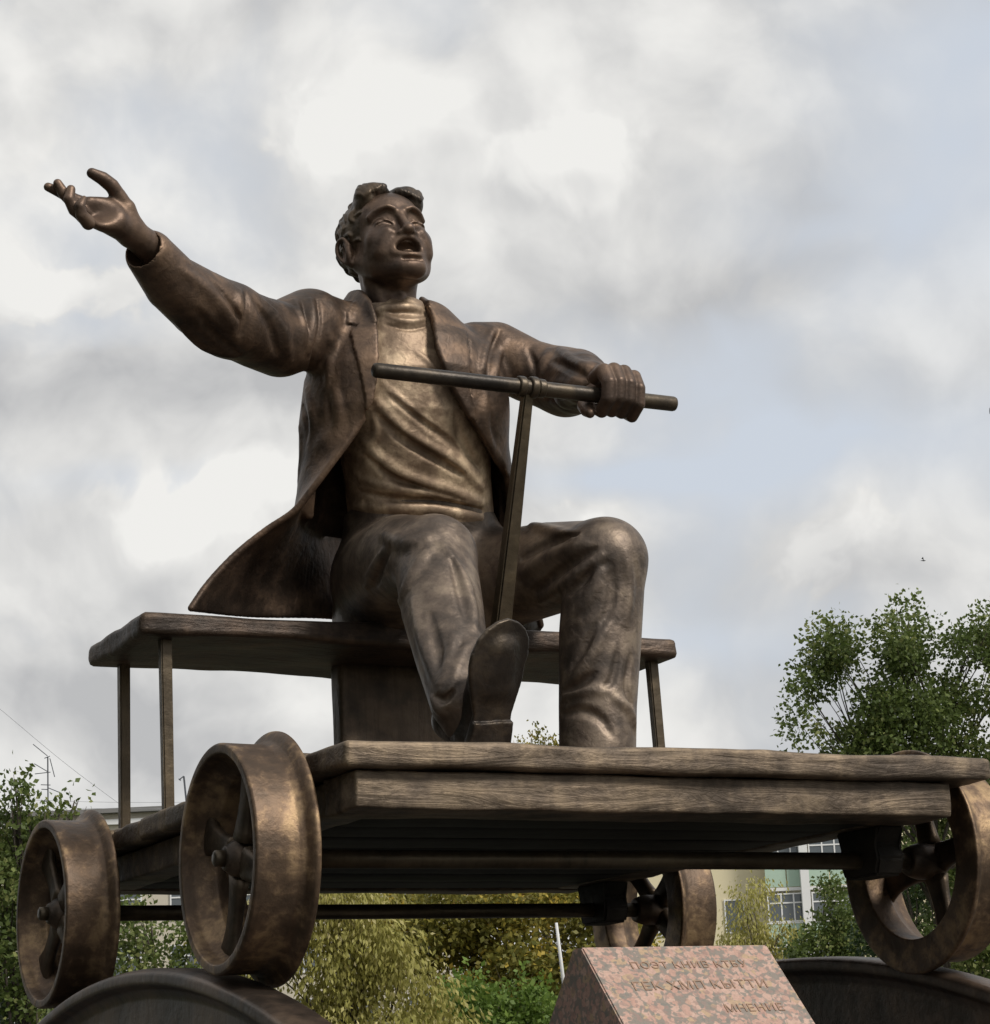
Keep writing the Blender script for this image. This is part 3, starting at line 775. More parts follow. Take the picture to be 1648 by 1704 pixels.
def build_shoe(heel, toe, side, up_hint, name):
    """heel and toe: end points of the sole line; local x along the foot, z from the sole to the instep"""
    heel = np.asarray(heel, float); toe = np.asarray(toe, float)
    x = toe - heel; Ln = np.linalg.norm(x); x /= Ln
    z = np.asarray(up_hint, float); z -= z @ x * x; z /= np.linalg.norm(z); y = np.cross(z, x)
    Q = np.stack([x, y, z], 1)
    k = Sculpt(); W = lambda p: heel + Q @ np.asarray(p, float)
    def outline(P):
        q = ((P.T - heel) @ Q); t = np.clip(q[:, 0] / Ln, -.2, 1.2)
        w = np.interp(t, [-.06, -.02, .10, .35, .60, .78, .90, .97, 1.02, 1.045], [.0, .036, .054, .047, .066, .070, .062, .047, .026, .0])
        c = np.interp(t, [0, .35, .7, 1.0], [0, .004, -.004, .006]) * side
        d2 = (np.abs(q[:, 1] - c) - w)
        zc = np.where(t < .30, .0, .010); bend = .004 * np.maximum(t - .6, 0)
        d3 = np.maximum(zc - q[:, 2] , q[:, 2] - .022)
        return (smax(d2, d3, .006) * .85).astype(np.float32)
    k.fn(outline, W((Ln / 2, 0, .01)), Ln * .62, .004)
    k.chain([W((.045, 0, .055)), W((.11, 0, .058)), W((.19, -.002 * side, .042)), W((Ln - .055, 0, .036))], [.036, .036, .036, .030], .02)
    k.chain([W((Ln * .55, .018, .03)), W((Ln * .82, .012, .028))], [.028, .026], .02); k.chain([W((Ln * .55, -.018, .03)), W((Ln * .82, -.012, .028))], [.028, .026], .02)
    k.chain([W((.035, 0, .04)), W((.040, 0, .10)), W((.045, 0, .14))], [.036, .040, .042], .02)
    pts = np.array([heel, toe]); lo = pts.min(0) - .16; hi = pts.max(0) + .16
    me = k.mesh(name, .0028, lo, hi)
    return under(link(name, me, M['shoe'], None, True), statue)

build_body(); build_hair(); build_shirt(); build_coat(); build_trousers()
build_shoe((.500, -.045, .186), at(848, 1043, Y=-.175), 1, (-.16, .55, .76), 'shoe')
build_shoe((.972, .40, .183), (.960, .10, .183), -1, (0, 0, 1), 'shoe')
# ------------------------------------------------------------------ the trolley
from mathutils import noise as mnoise
def rough_box(name, lo, hi, cell=.03, amp=.004, seed=0, bevel=.006, freq=(6, 18, 18), warp=None, bulge=0.0):
    """a hewn board: subdivided box with uneven faces and softened edges"""
    lo = np.asarray(lo, float); hi = np.asarray(hi, float); n = np.maximum(np.round((hi - lo) / cell).astype(int), 3); n = np.minimum(n, 70)
    V = []; F = []; idx = {}
    def vid(p):
        k = tuple(np.round(p, 6))
        if k not in idx: idx[k] = len(V); V.append(np.array(p))
        return idx[k]
    def coords(a):                         # edge loops close to the arrises keep them crisp
        t = np.linspace(lo[a], hi[a], n[a] + 1); return np.sort(np.unique(np.r_[t, lo[a] + bevel, hi[a] - bevel]))
    cs = [coords(a) for a in range(3)]
    for ax in range(3):
        o1, o2 = (ax + 1) % 3, (ax + 2) % 3
        for side in (0, 1):
            x = lo[ax] if side == 0 else hi[ax]
            for i in range(len(cs[o1]) - 1):
                for j in range(len(cs[o2]) - 1):
                    q = []
                    for (a, b) in ((i, j), (i + 1, j), (i + 1, j + 1), (i, j + 1)):
                        p = np.zeros(3); p[ax] = x; p[o1] = cs[o1][a]; p[o2] = cs[o2][b]; q.append(vid(p))
                    F.append(q if side else q[::-1])
    V = np.array(V); c = (lo + hi) / 2; hf = (hi - lo) / 2
    q = V - c; inner = hf - bevel                                                     # round the arrises
    core = np.clip(q, -inner, inner); dlt = q - core; L = np.linalg.norm(dlt, axis=1); m = L > 1e-9
    q[m] = core[m] + dlt[m] / L[m][:, None] * np.minimum(L[m], bevel)[:, None]
    V = q + c
    for i, v in enumerate(V):
        nv = mnoise.noise_vector(Vector((v[0] * freq[0] + seed * 7.3, v[1] * freq[1] + seed * 3.1, v[2] * freq[2])))
        n2 = mnoise.noise_vector(Vector((v[0] * freq[0] * 3 + seed, v[1] * freq[1] * 3, v[2] * freq[2] * 3)))
        V[i] = v + (np.array(nv) + .4 * np.array(n2)) * amp
        if warp: V[i] = warp(V[i])
    me = bpy.data.meshes.new(name); me.from_pydata([tuple(v) for v in V], [], F); me.update()
    me.polygons.foreach_set('use_smooth', np.ones(len(me.polygons), dtype=bool))
    return me
def lathe_x(name, prof, seg=96, closed=True):
    """revolve a profile of (x, r) about the x axis"""
    V = []; F = []; n = len(prof)
    for k in range(seg):
        w = 2 * math.pi * k / seg
        for (x, r) in prof: V.append((x, r * math.cos(w), r * math.sin(w)))
    for k in range(seg):
        for i in range(n if closed else n - 1):
            a = k * n + i; b = k * n + (i + 1) % n; c = ((k + 1) % seg) * n + (i + 1) % n; d = ((k + 1) % seg) * n + i
            F.append((a, b, c, d))
    me = bpy.data.meshes.new(name); me.from_pydata(V, [], F); me.update()
    bm = bmesh.new(); bm.from_mesh(me); bmesh.ops.recalc_face_normals(bm, faces=bm.faces[:]); bm.to_mesh(me); bm.free()
    me.polygons.foreach_set('use_smooth', np.ones(len(me.polygons), dtype=bool))
    return me
def round_prof(pts, r=.004, sub=3):        # soften the corners of a profile polygon
    pts = [np.asarray(p, float) for p in pts]; out = []; n = len(pts)
    for i in range(n):
        p0, p, p1 = pts[i - 1], pts[i], pts[(i + 1) % n]
        a = p0 - p; b = p1 - p; la, lb = np.linalg.norm(a), np.linalg.norm(b); d = min(r, la * .45, lb * .45)
        A = p + a / la * d; B = p + b / lb * d
        for t in np.linspace(0, 1, sub + 1): out.append((1 - t) ** 2 * A + 2 * t * (1 - t) * p + t * t * B)
    return [tuple(o) for o in out]

GAUGE, BASE = 1.60, 1.2095
trolley = empty('rail_trolley', (.80, .60, 0))
tag(trolley, 'bronze hand-pumped rail trolley with spoked flanged wheels and T-shaped pump handle', 'trolley')
TI = Matrix.Translation(trolley.location).inverted()
def tr(name, me, mat, smooth=False, root=None):
    o = link(name, me, mat, None, smooth); o.parent = root or trolley
    if root is None: o.matrix_parent_inverse = TI
    return o
DX0, DX1, DY0, DY1, DZ0, DZ1 = .08, 1.545, -.314, 1.52, .136, .185
ys = np.linspace(DY0, DY1, 10)
for i in range(9):
    ex = random.Random(i).uniform(-.008, .008)
    me = rough_box('deck_plank', (DX0 + (0 if i == 0 else ex), ys[i] + .0015, DZ0 + .001 * (i % 2)), (DX1 + (0 if i == 0 else ex), ys[i + 1] - .0015, DZ1 + .0012 * ((i * 3) % 4)), cell=.022 if i == 0 else .045, amp=.0045, seed=i + 1, bevel=.009, freq=(5, 14, 16))
    tr('deck_plank', me, M['timber'])
for nm, lo, hi in (('front_beam', (.110, -.284, .062), (1.455, -.13, .1340)), ('rear_beam', (.124, 1.36, .066), (1.48, 1.46, .1325)),
                   ('side_beam', (.122, -.128, .068), (.215, 1.358, .132)), ('side_beam', (1.39, -.128, .068), (1.482, 1.358, .132))):
    tr(nm, rough_box(nm, lo, hi, cell=.025 if nm == 'front_beam' else .06, amp=.004, seed=len(nm) + int(lo[0] * 50), bevel=.005, freq=(6, 12, 22)), M['timber'])
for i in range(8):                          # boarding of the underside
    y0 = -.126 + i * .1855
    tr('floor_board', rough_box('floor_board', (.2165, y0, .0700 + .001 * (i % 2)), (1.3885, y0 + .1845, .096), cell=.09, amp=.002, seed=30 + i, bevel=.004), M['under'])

# wheel: rim with flange, hub, four spokes
rim_prof = round_prof([(-.0598, .1985), (-.0598, .2150), (-.0560, .2183), (-.005, .2172), (.024, .2170), (.036, .2225), (.044, .2370), (.050, .2433), (.0575, .2433), (.0598, .2380), (.0598, .1680), (.002, .1680), (-.010, .1790), (-.034, .1930)], .004)
hub_prof = round_prof([(-.044, .0002), (-.044, .022), (-.036, .026), (-.026, .034), (-.008, .040), (.030, .040), (.046, .036), (.062, .030), (.062, .0002)], .005)[1:-1]
RIM = lathe_x('rim', rim_prof, 128); HUB = lathe_x('hub', hub_prof, 48, closed=False)
CAPM = lathe_x('axle_cap', [(-.064, .0001), (-.064, .011), (-.061, .0155), (-.038, .0165), (-.038, .0001)], 32, closed=False)
def spoke_mesh():
    rs = [.036, .055, .080, .110, .145, .172, .200]; ws = [.034, .030, .027, .026, .029, .038, .058]; ts = [.016, .014, .012, .011, .011, .012, .013]
    V = []; F = []; sec = 12; e = 3.0
    for r, w, t in zip(rs, ws, ts):
        for k in range(sec):
            a = 2 * math.pi * k / sec; ca, sa = math.cos(a), math.sin(a)
            V.append((-.008 + t * math.copysign(abs(ca) ** (2 / e), ca), w * math.copysign(abs(sa) ** (2 / e), sa), r))
    for i in range(len(rs) - 1):
        for k in range(sec): F.append((i * sec + k, i * sec + (k + 1) % sec, (i + 1) * sec + (k + 1) % sec, (i + 1) * sec + k))
    F += [tuple(range(sec)), tuple((len(rs) - 1) * sec + k for k in range(sec - 1, -1, -1))]
    me = bpy.data.meshes.new('spoke'); me.from_pydata(V, [], F); me.update()
    bm = bmesh.new(); bm.from_mesh(me); bmesh.ops.recalc_face_normals(bm, faces=bm.faces[:]); bm.to_mesh(me); bm.free()
    me.polygons.foreach_set('use_smooth', np.ones(len(me.polygons), dtype=bool)); return me
SPK = spoke_mesh()
for (x, y, side, ang) in ((0, 0, 1, 20), (0, BASE, 1, 50), (GAUGE, 0, -1, 12), (GAUGE, BASE, -1, 45)):
    rim = link('wheel', RIM, M['wheel']); rim.parent = trolley; rim.matrix_parent_inverse = TI
    rim.location = (x, y, 0); rim.rotation_euler = (R_(ang), 0, 0) if side == 1 else (R_(ang), 0, math.pi)
    for nm, me, a in [('hub', HUB, 0), ('axle_cap', CAPM, 0)] + [('spoke', SPK, k * 90) for k in range(4)]:
        o = link(nm, me, M['iron'] if nm == 'axle_cap' else M['spoke']); o.parent = rim; o.rotation_euler = (R_(a), 0, 0)
for y in (0, BASE):
    tr('axle', tube_mesh('axle', [(-.02, y, 0), (GAUGE + .02, y, 0)], .0185, 20), M['iron'], True)
def bearing():
    bm = bmesh.new()
    pr = [(-.075, .0), (-.06, -.036), (.06, -.036), (.075, .0), (.055, .03), (.085, .070), (-.085, .070), (-.055, .03)]
    a = [bm.verts.new((-.035, p[0], p[1])) for p in pr]; b = [bm.verts.new((.035, p[0], p[1])) for p in pr]
    bm.faces.new(a); bm.faces.new(b[::-1])
    for i in range(len(pr)): bm.faces.new((a[i], a[i - 1], b[i - 1], b[i]))
    bmesh.ops.bevel(bm, geom=bm.edges[:], offset=.006, segments=2, affect='EDGES')
    return bm_mesh('bearing', bm)
BRG = bearing()
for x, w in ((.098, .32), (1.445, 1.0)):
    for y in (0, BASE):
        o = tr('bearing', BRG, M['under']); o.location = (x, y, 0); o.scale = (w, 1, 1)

# pump lever with its cross handle
def bar_mesh(name, p0, p1, w0, d0, w1, d1, bev=.004):
    bm = bmesh.new(); p0 = Vector(p0); p1 = Vector(p1); t = (p1 - p0).normalized(); a = Vector((1, 0, 0)); b = t.cross(a).normalized(); a = b.cross(t).normalized()
    rings = []
    for p, w, d in ((p0, w0, d0), (p0.lerp(p1, .5), (w0 + w1) / 2, (d0 + d1) / 2), (p1, w1, d1)):
        rings.append([bm.verts.new(p + a * sx * w / 2 + b * sy * d / 2) for sx, sy in ((-1, -1), (1, -1), (1, 1), (-1, 1))])
    bm.faces.new(rings[0]); bm.faces.new(rings[-1][::-1])
    for i in range(2):
        for k in range(4): bm.faces.new((rings[i][k], rings[i][(k + 1) % 4], rings[i + 1][(k + 1) % 4], rings[i + 1][k]))
    bmesh.ops.recalc_face_normals(bm, faces=bm.faces[:])
    bmesh.ops.bevel(bm, geom=[e for e in bm.edges if e.calc_face_angle(0) > .5], offset=bev, segments=2, affect='EDGES')
    return bm_mesh(name, bm)
LVX = .802
lever = tr('pump_lever', bar_mesh('pump_lever', (LVX - .022, .565, .175), (LVX, BAR_Y + .006, BAR_Z - .004), .050, .046, .024, .024), M['iron'])
hp = [(x, BAR_Y, BAR_Z + .0025 - (x - .42) * .009) for x in (.4170, .4172, .42, .425, .60, .80, 1.0, 1.18, 1.185, 1.187, 1.1875)]
hr = [.0005, .010, .0145, .0168, .0172, .0176, .0176, .0176, .0160, .011, .0005]
o = tr('cross_handle', tube_mesh('cross_handle', hp, hr, 28, cap=False), M['iron'], True, lever)
for x, r in ((.782, .0235), (.812, .0250), (.832, .0215)):
    prof = round_prof([(-.009, .014), (-.009, r), (.009, r), (.009, .014)], .004)
    me = lathe_x('collar', prof, 32); o = tr('collar', me, M['iron'], False, lever); o.location = (x, BAR_Y, BAR_Z)

# ------------------------------------------------------------------ bench
bench = empty('bench', (.73, .93, DZ1)); tag(bench, 'bronze plank bench on thin posts under the seated statue', 'bench')
BI = Matrix.Translation(bench.location).inverted()
def bn(name, me, mat=None):
    o = link(name, me, mat or M['bench']); o.parent = bench; o.matrix_parent_inverse = BI; return o
def benchwarp(v):
    v = v.copy(); v[2] += .010 * math.sin((v[0] - .2) * 2.0) * .4
    if v[2] < .60 and .42 < v[0] < 1.1: v[2] -= .014 * (1 - abs((v[0] - .76) / .34)) if abs(v[0] - .76) < .34 else 0
    return v
bn('seat_plank', rough_box('seat_plank', (.035, .72, .578), (1.425, 1.145, .630), cell=.03, amp=.006, seed=21, bevel=.012, freq=(4, 7, 16), warp=benchwarp))
for (x, y, tx, ty) in ((.112, .785, .108, .785), (.112, 1.105, .112, 1.105), (1.398, .785, 1.384, .785), (1.36, 1.105, 1.355, 1.105)):
    bn('post', bar_mesh('post', (x, y, DZ1 - .006), (tx, ty, .590), .024, .024, .026, .026, .003), M['iron'])
bn('support', rough_box('support', (.600, .93, DZ1 - .004), (.985, 1.00, .578), cell=.04, amp=.006, seed=41, bevel=.014, freq=(14, 14, 3)), M['bench_v'])

# ------------------------------------------------------------------ arched rails under the wheels
RAILR = 3.0; RZC = -math.sqrt((RAILR + .2183) ** 2 - (BASE / 2) ** 2) - .010; RYC = BASE / 2
def rail_mesh(x0, flip):
    prof = [(-.052, -.006), (-.030, .0), (.030, -.001), (.040, -.008), (.040, -.030), (.020, -.042), (.012, -.060), (.012, -.300), (.030, -.322), (.075, -.330), (.075, -.350), (-.075, -.350), (-.075, -.330), (-.040, -.322), (-.022, -.300), (-.022, -.060), (-.034, -.042), (-.058, -.032), (-.058, -.012)]
    prof = round_prof(prof, .005, 2)
    V = []; F = []; n = len(prof); seg = 90
    for k in range(seg + 1):
        t = -.62 + 1.24 * k / seg
        for (px_, pz) in prof:
            r = RAILR + pz; V.append((x0 + px_ * flip, RYC + r * math.sin(t), RZC + r * math.cos(t)))
    for k in range(seg):
        for i in range(n):
            F.append((k * n + i, k * n + (i + 1) % n, (k + 1) * n + (i + 1) % n, (k + 1) * n + i))
    F += [tuple(range(n)), tuple(seg * n + i for i in range(n - 1, -1, -1))]
    me = bpy.data.meshes.new('rail'); me.from_pydata(V, [], F); me.update()
    bm = bmesh.new(); bm.from_mesh(me); bmesh.ops.recalc_face_normals(bm, faces=bm.faces[:]); bm.to_mesh(me); bm.free()
    me.polygons.foreach_set('use_smooth', np.ones(len(me.polygons), dtype=bool))
    return me
tag(link('arched_rail', rail_mesh(0.0, 1), M['rail']), 'arched bronze rail under the near pair of wheels, lower left', 'rail', 'arched bronze rails')
tag(link('arched_rail', rail_mesh(GAUGE, -1), M['rail']), 'arched bronze rail behind the granite stone under the far wheels', 'rail', 'arched bronze rails')
# ------------------------------------------------------------------ ground, plinth and granite stone
def mat_ground():
    q = NB('grass_ground'); v = q.obj(); n = q.noise(.6, 6, .6, v); n2 = q.noise(9, 4, .6, v)
    c = q.mix(q.ramp(n, .35, .65), (.035, .050, .018), (.075, .075, .035)); c = q.mix(q.ramp(n2, .45, .7), c, (.09, .08, .05))
    q.bump(n2, .5, .05); return q.set(Base_Color=c, Roughness=.95)
def mat_paving():
    q = NB('paving'); v = q.obj(); n = q.noise(1.2, 6, .6, v); n2 = q.noise(30, 4, .6, v)
    c = q.mix(n, (.045, .043, .04), (.075, .072, .068)); c = q.mix(q.ramp(n2, .4, .7, 0, .5), c, (.035, .033, .03))
    q.bump(n2, .3, .01); return q.set(Base_Color=c, Roughness=.9)
def mat_granite():
    q = NB('red_granite'); v = q.obj()
    def vor(scale, feat='F1'):
        n = q.N.new('ShaderNodeTexVoronoi'); n.feature = feat; n.inputs['Scale'].default_value = scale; n.inputs['Randomness'].default_value = 1
        w = q.N.new('ShaderNodeVectorMath'); w.operation = 'ADD'; nn = q.N.new('ShaderNodeTexNoise'); nn.inputs['Scale'].default_value = 60; nn.inputs['Detail'].default_value = 3
        q.L.new(v, nn.inputs['Vector']); sc = q.N.new('ShaderNodeVectorMath'); sc.operation = 'SCALE'; sc.inputs['Scale'].default_value = .006; q.L.new(nn.outputs['Color'], sc.inputs[0])
        q.L.new(v, w.inputs[0]); q.L.new(sc.outputs[0], w.inputs[1]); q.L.new(w.outputs[0], n.inputs['Vector']); return n
    a = vor(62); b = vor(150); s = q.N.new('ShaderNodeSeparateColor'); q.L.new(a.outputs['Color'], s.inputs[0]); s2 = q.N.new('ShaderNodeSeparateColor'); q.L.new(b.outputs['Color'], s2.inputs[0])
    c = q.mix(s.outputs[0], (.46, .275, .215), (.55, .375, .30))
    c = q.mix(q.ramp(s.outputs[1], .80, .86), c, (.47, .33, .21))
    c = q.mix(q.ramp(q.math('ADD', a.outputs['Distance'], q.math('MULTIPLY', s2.outputs[0], .25)), .66, .80, 0, .85), c, (.20, .19, .165))
    c = q.mix(q.ramp(s2.outputs[1], .80, .88, 0, .7), c, (.30, .20, .17)); c = q.mix(q.ramp(s2.outputs[2], .84, .88, 0, .8), c, (.19, .185, .16))
    c = q.mix(q.ramp(q.noise(200, 3, .6, v), .35, .6, .25, 0), c, (.2, .15, .12))
    q.bump(q.noise(120, 4, .6, v), .15, .002)
    return q.set(Base_Color=c, Roughness=.42)
M['ground'] = mat_ground(); M['paving'] = mat_paving(); M['granite'] = mat_granite(); M['dark_granite'] = (lambda q: q.set(Base_Color=q.mix(q.ramp(q.noise(90, 5, .7, q.obj()), .4, .65), (.018, .018, .019), (.05, .048, .046)), Roughness=.5))(NB('dark_granite'))
me = bpy.data.meshes.new('ground'); R0 = 900
me.from_pydata([(-R0, -R0, GROUND), (R0, -R0, GROUND), (R0, R0, GROUND), (-R0, R0, GROUND)], [], [(0, 1, 2, 3)])
tag(link('ground', me, M['ground']), kind='structure')
me = bpy.data.meshes.new('paved_square'); z = GROUND + .004
me.from_pydata([(-7, -9, z), (8, -9, z), (8, 7, z), (-7, 7, z)], [], [(0, 1, 2, 3)])
tag(link('paved_square', me, M['paving']), kind='structure')
bm = bmesh.new(); box_bm(bm, (.80, .60, (GROUND - .72) / 2), (2.3, 4.2, -.72 - GROUND)); bmesh.ops.bevel(bm, geom=bm.edges[:], offset=.03, segments=2, affect='EDGES')
tag(link('plinth', bm_mesh('plinth', bm), M['dark_granite']), 'low dark granite plinth carrying the arched rails and the trolley', 'plinth')

SY, SZ, SX0, SX1 = -.40, -.2025, .500, .902
bm = bmesh.new()
prof = [(SY, SZ), (SY - .52, SZ - .545), (SY + .50, SZ - .545), (SY + .035, SZ)]
a = [bm.verts.new((SX0, y, z)) for y, z in prof]; b = [bm.verts.new((SX1, y, z)) for y, z in prof]
bm.faces.new(a); bm.faces.new(b[::-1])
for i in range(4): bm.faces.new((a[i], a[i - 1], b[i - 1], b[i]))
bmesh.ops.recalc_face_normals(bm, faces=bm.faces[:])
bmesh.ops.bevel(bm, geom=bm.edges[:], offset=.003, segments=2, affect='EDGES')
stone = link('granite_stone', bm_mesh('granite_stone', bm), M['granite'])
tag(stone, 'sloping red granite stone with an engraved inscription in front of the trolley', 'memorial stone')
q = NB('engraved_letters'); v_ = q.obj(); M['letters'] = q.set(Base_Color=q.mix(q.noise(90, 4, .6, v_), (.22, .125, .08), (.40, .27, .19)), Roughness=.6)
slope = math.atan2(.545, .52)
def inscription(txt, dist, size, xc, sx=1.0):
    cu = bpy.data.curves.new('inscription', 'FONT'); cu.body = txt; cu.size = size; cu.align_x = 'CENTER'; cu.align_y = 'CENTER'; cu.extrude = .0012; cu.space_character = 1.08
    cu.materials.append(M['letters'])
    tmp = bpy.data.objects.new('inscription', cu); COL.objects.link(tmp); bpy.context.view_layer.update()
    me = bpy.data.meshes.new_from_object(tmp.evaluated_get(bpy.context.evaluated_depsgraph_get())); bpy.data.objects.remove(tmp); bpy.data.curves.remove(cu)
    o = link('inscription', me); o.parent = stone
    o.location = (xc, SY - math.cos(slope) * dist, SZ - math.sin(slope) * dist + .0002)
    o.rotation_euler = (slope, 0, 0); o.scale = (sx, 1, 1)
    return o
inscription('ПОЭТ КНИВ КТБУ', .052, .024, .705, 1.12)
inscription('ГЕК ХМП КЫТТИ', .106, .030, .705, 1.10)
inscription('МНЕНИЕ', .168, .027, .79, 1.05)

# ------------------------------------------------------------------ trees
def leaf_mat(name, c1, c2, c3=None, trans=.35):
    q = NB(name); at_ = q.N.new('ShaderNodeAttribute'); at_.attribute_name = 'tint'
    c = q.mix(at_.outputs['Fac'], c1, c2)
    if c3: c = q.mix(q.ramp(at_.outputs['Fac'], .62, .9), c, c3)
    q.set(Base_Color=c, Roughness=.55, Specular_IOR_Level=.35)
    tl = q.N.new('ShaderNodeBsdfTranslucent'); q.L.new(c, tl.inputs[0]); mx = q.N.new('ShaderNodeMixShader'); mx.inputs[0].default_value = trans
    out = q.N['Material Output']; q.L.new(q.b.outputs[0], mx.inputs[1]); q.L.new(tl.outputs[0], mx.inputs[2]); q.L.new(mx.outputs[0], out.inputs[0])
    return q.m
M['bark'] = (lambda q: q.set(Base_Color=q.mix(q.noise(12, 5, .6, q.obj((4, 4, 1))), (.045, .035, .026), (.12, .10, .08)), Roughness=.9))(NB('bark'))
M['leaf_green'] = leaf_mat('leaf_green', (.070, .105, .027), (.17, .22, .055), (.29, .31, .11))
M['leaf_dark'] = leaf_mat('leaf_dark', (.024, .046, .015), (.065, .10, .028))
M['leaf_olive'] = leaf_mat('leaf_olive', (.29, .28, .070), (.50, .45, .14), (.62, .55, .28))
M['leaf_autumn'] = leaf_mat('leaf_autumn', (.13, .14, .03), (.34, .28, .055), (.66, .48, .08))
M['leaf_rust'] = leaf_mat('leaf_rust', (.22, .13, .03), (.42, .24, .05), (.52, .36, .09))
M['leaf_bright'] = leaf_mat('leaf_bright', (.10, .17, .03), (.22, .31, .06))
def leaves_mesh(name, clumps, n, size, rng, droop=0.0, aspect=.55, twig=5):
    """clumps: (centre, radii). Leaves sit along little twigs inside each clump, denser towards its rim"""
    vol = np.array([c[1][0] * c[1][1] * c[1][2] for c in clumps]) ** .75; prob = vol / vol.sum()
    nt = n // twig; ci = rng.choice(len(clumps), nt, p=prob)
    u = rng.normal(size=(nt, 3)); u /= np.linalg.norm(u, axis=1)[:, None]
    rr = rng.uniform(0, 1, nt) ** .42 * rng.uniform(.75, 1.12, nt)
    C = np.array([c[0] for c in clumps]); Rr = np.array([c[1] for c in clumps])
    base = C[ci] + u * rr[:, None] * Rr[ci]
    td = u + rng.normal(size=(nt, 3)) * .6 + np.array([0, 0, .35 - 1.6 * droop]); td /= np.linalg.norm(td, axis=1)[:, None]
    P = np.repeat(base, twig, 0) + np.repeat(td, twig, 0) * (np.tile(np.arange(twig), nt) * size * (.75 + .6 * droop))[:, None] + rng.normal(size=(nt * twig, 3)) * size * .35
    m = len(P)
    ax = np.repeat(td, twig, 0) * .6 + rng.normal(size=(m, 3)) * (.8 - .45 * droop) + np.array([0, 0, -.3 - 1.2 * droop]); ax /= np.linalg.norm(ax, axis=1)[:, None]
    sd = np.cross(ax, rng.normal(size=(m, 3))); sd /= np.linalg.norm(sd, axis=1)[:, None] + 1e-9
    nn = np.cross(ax, sd)
    L = size * rng.uniform(.65, 1.25, m)[:, None]; W = L * aspect * .5
    V = np.stack([P, P + ax * L * .45 + sd * W + nn * L * .08, P + ax * L, P + ax * L * .45 - sd * W + nn * L * .08], 1).reshape(-1, 3)
    F = np.arange(m * 4).reshape(-1, 4)
    me = mesh_np(name, V, F)
    clt = np.repeat(rng.uniform(0, 1, len(clumps))[ci], twig); tint = np.clip(.45 * clt + .55 * rng.uniform(0, 1, m) ** 1.3, 0, 1)
    a = me.attributes.new('tint', 'FLOAT', 'FACE'); a.data.foreach_set('value', tint.astype(np.float32))
    return me
def tree(label, dist, clumps_px, n, leaf, mat, seed, cat='tree', group='trees and shrubs behind the trolley', droop=0.0, aspect=.55, depth=1.0, trunk=None, stem_r=None, name='tree', jit=.18, sub=3, bare=0):
    """clumps_px: (u, v, r) blobs of the crown as seen from the viewpoint, set at the tree's real distance"""
    rng = np.random.default_rng(seed); s = dist / FPX
    cl = []
    for (u, v, r) in clumps_px:
        for k in range(sub):
            dd = dist + rng.uniform(-1, 1) * r * s * depth * 1.6
            c = far(u + rng.normal() * r * .35, v + rng.normal() * r * .35, dd); q = r * s * rng.uniform(.5, .85)
            cl.append((c, (q, q, q * rng.uniform(.75, 1.1))))
    me = leaves_mesh('crown', cl, n, leaf, rng, droop, aspect)
    cen = np.mean([c[0] for c in cl], 0); tu = trunk if trunk else None
    base = np.array([cen[0], cen[1], GROUND]) if tu is None else far(tu, 1700, dist); base[2] = GROUND
    root = empty(name, tuple(base)); tag(root, label, cat, group)
    inv = Matrix.Translation(root.location).inverted()
    o = link('crown', me, mat); o.parent = root; o.matrix_parent_inverse = inv; o['kind'] = 'stuff'
    # trunk with limbs reaching into the clumps
    top = max(c[0][2] for c in cl); H = top - GROUND
    fork = np.array([base[0] * .7 + cen[0] * .3, base[1] * .7 + cen[1] * .3, GROUND + H * .42]); r0 = stem_r or max(.012 * H, .03)
    V = []; F = []
    def add_tube(pts, rad, seg=7):
        m_ = tube_mesh('t', pts, rad, seg); off = len(V)
        V.extend([tuple(v.co) for v in m_.vertices]); F.extend([tuple(off + i for i in p.vertices) for p in m_.polygons]); bpy.data.meshes.remove(m_)
    tip = cen + np.array([0, 0, (top - cen[2]) * .7])
    tp = spline([base, base * .5 + fork * .5 + rng.normal(size=3) * .03 * H * .3, fork, fork * .4 + tip * .6 + rng.normal(size=3) * .02 * H, tip], 4)
    add_tube(tp, np.linspace(r0, r0 * .15, len(tp)), 9)
    for ci_, (c, r) in enumerate(cl):
        if ci_ % sub:                      # smaller twigs leave the limb of their own clump
            e = c + rng.normal(size=3) * r[0] * .3; b0 = pts[len(pts) // 2]; add_tube(spline([b0, (b0 + e) / 2 + rng.normal(size=3) * r[0] * .2, e], 3), np.linspace(r0 * .13, r0 * .03, 7), 4); continue
        k = np.clip((c[2] - GROUND) / H * .75, .30, .85); st = tp[int(k * (len(tp) - 1))]
        mid = st * .5 + c * .5 + rng.normal(size=3) * r[0] * .55 + np.array([0, 0, -.1 * r[0] + droop * r[0]])
        pts = spline([st, mid, c + rng.normal(size=3) * r[0] * .3], 4)
        add_tube(pts, np.linspace(r0 * .30, r0 * .06, len(pts)), 5)
        for _ in range(2 + bare):
            e = c + rng.normal(size=3) * r[0] * .7; add_tube([pts[-4], (pts[-4] + e) / 2 + rng.normal(size=3) * .05 * r[0], e], [r0 * .10, r0 * .07, r0 * .03], 4)
    me = bpy.data.meshes.new('trunk'); me.from_pydata(V, [], F); me.update()
    o = link('trunk', me, M['bark'], None, True); o.parent = root; o.matrix_parent_inverse = inv
    return root
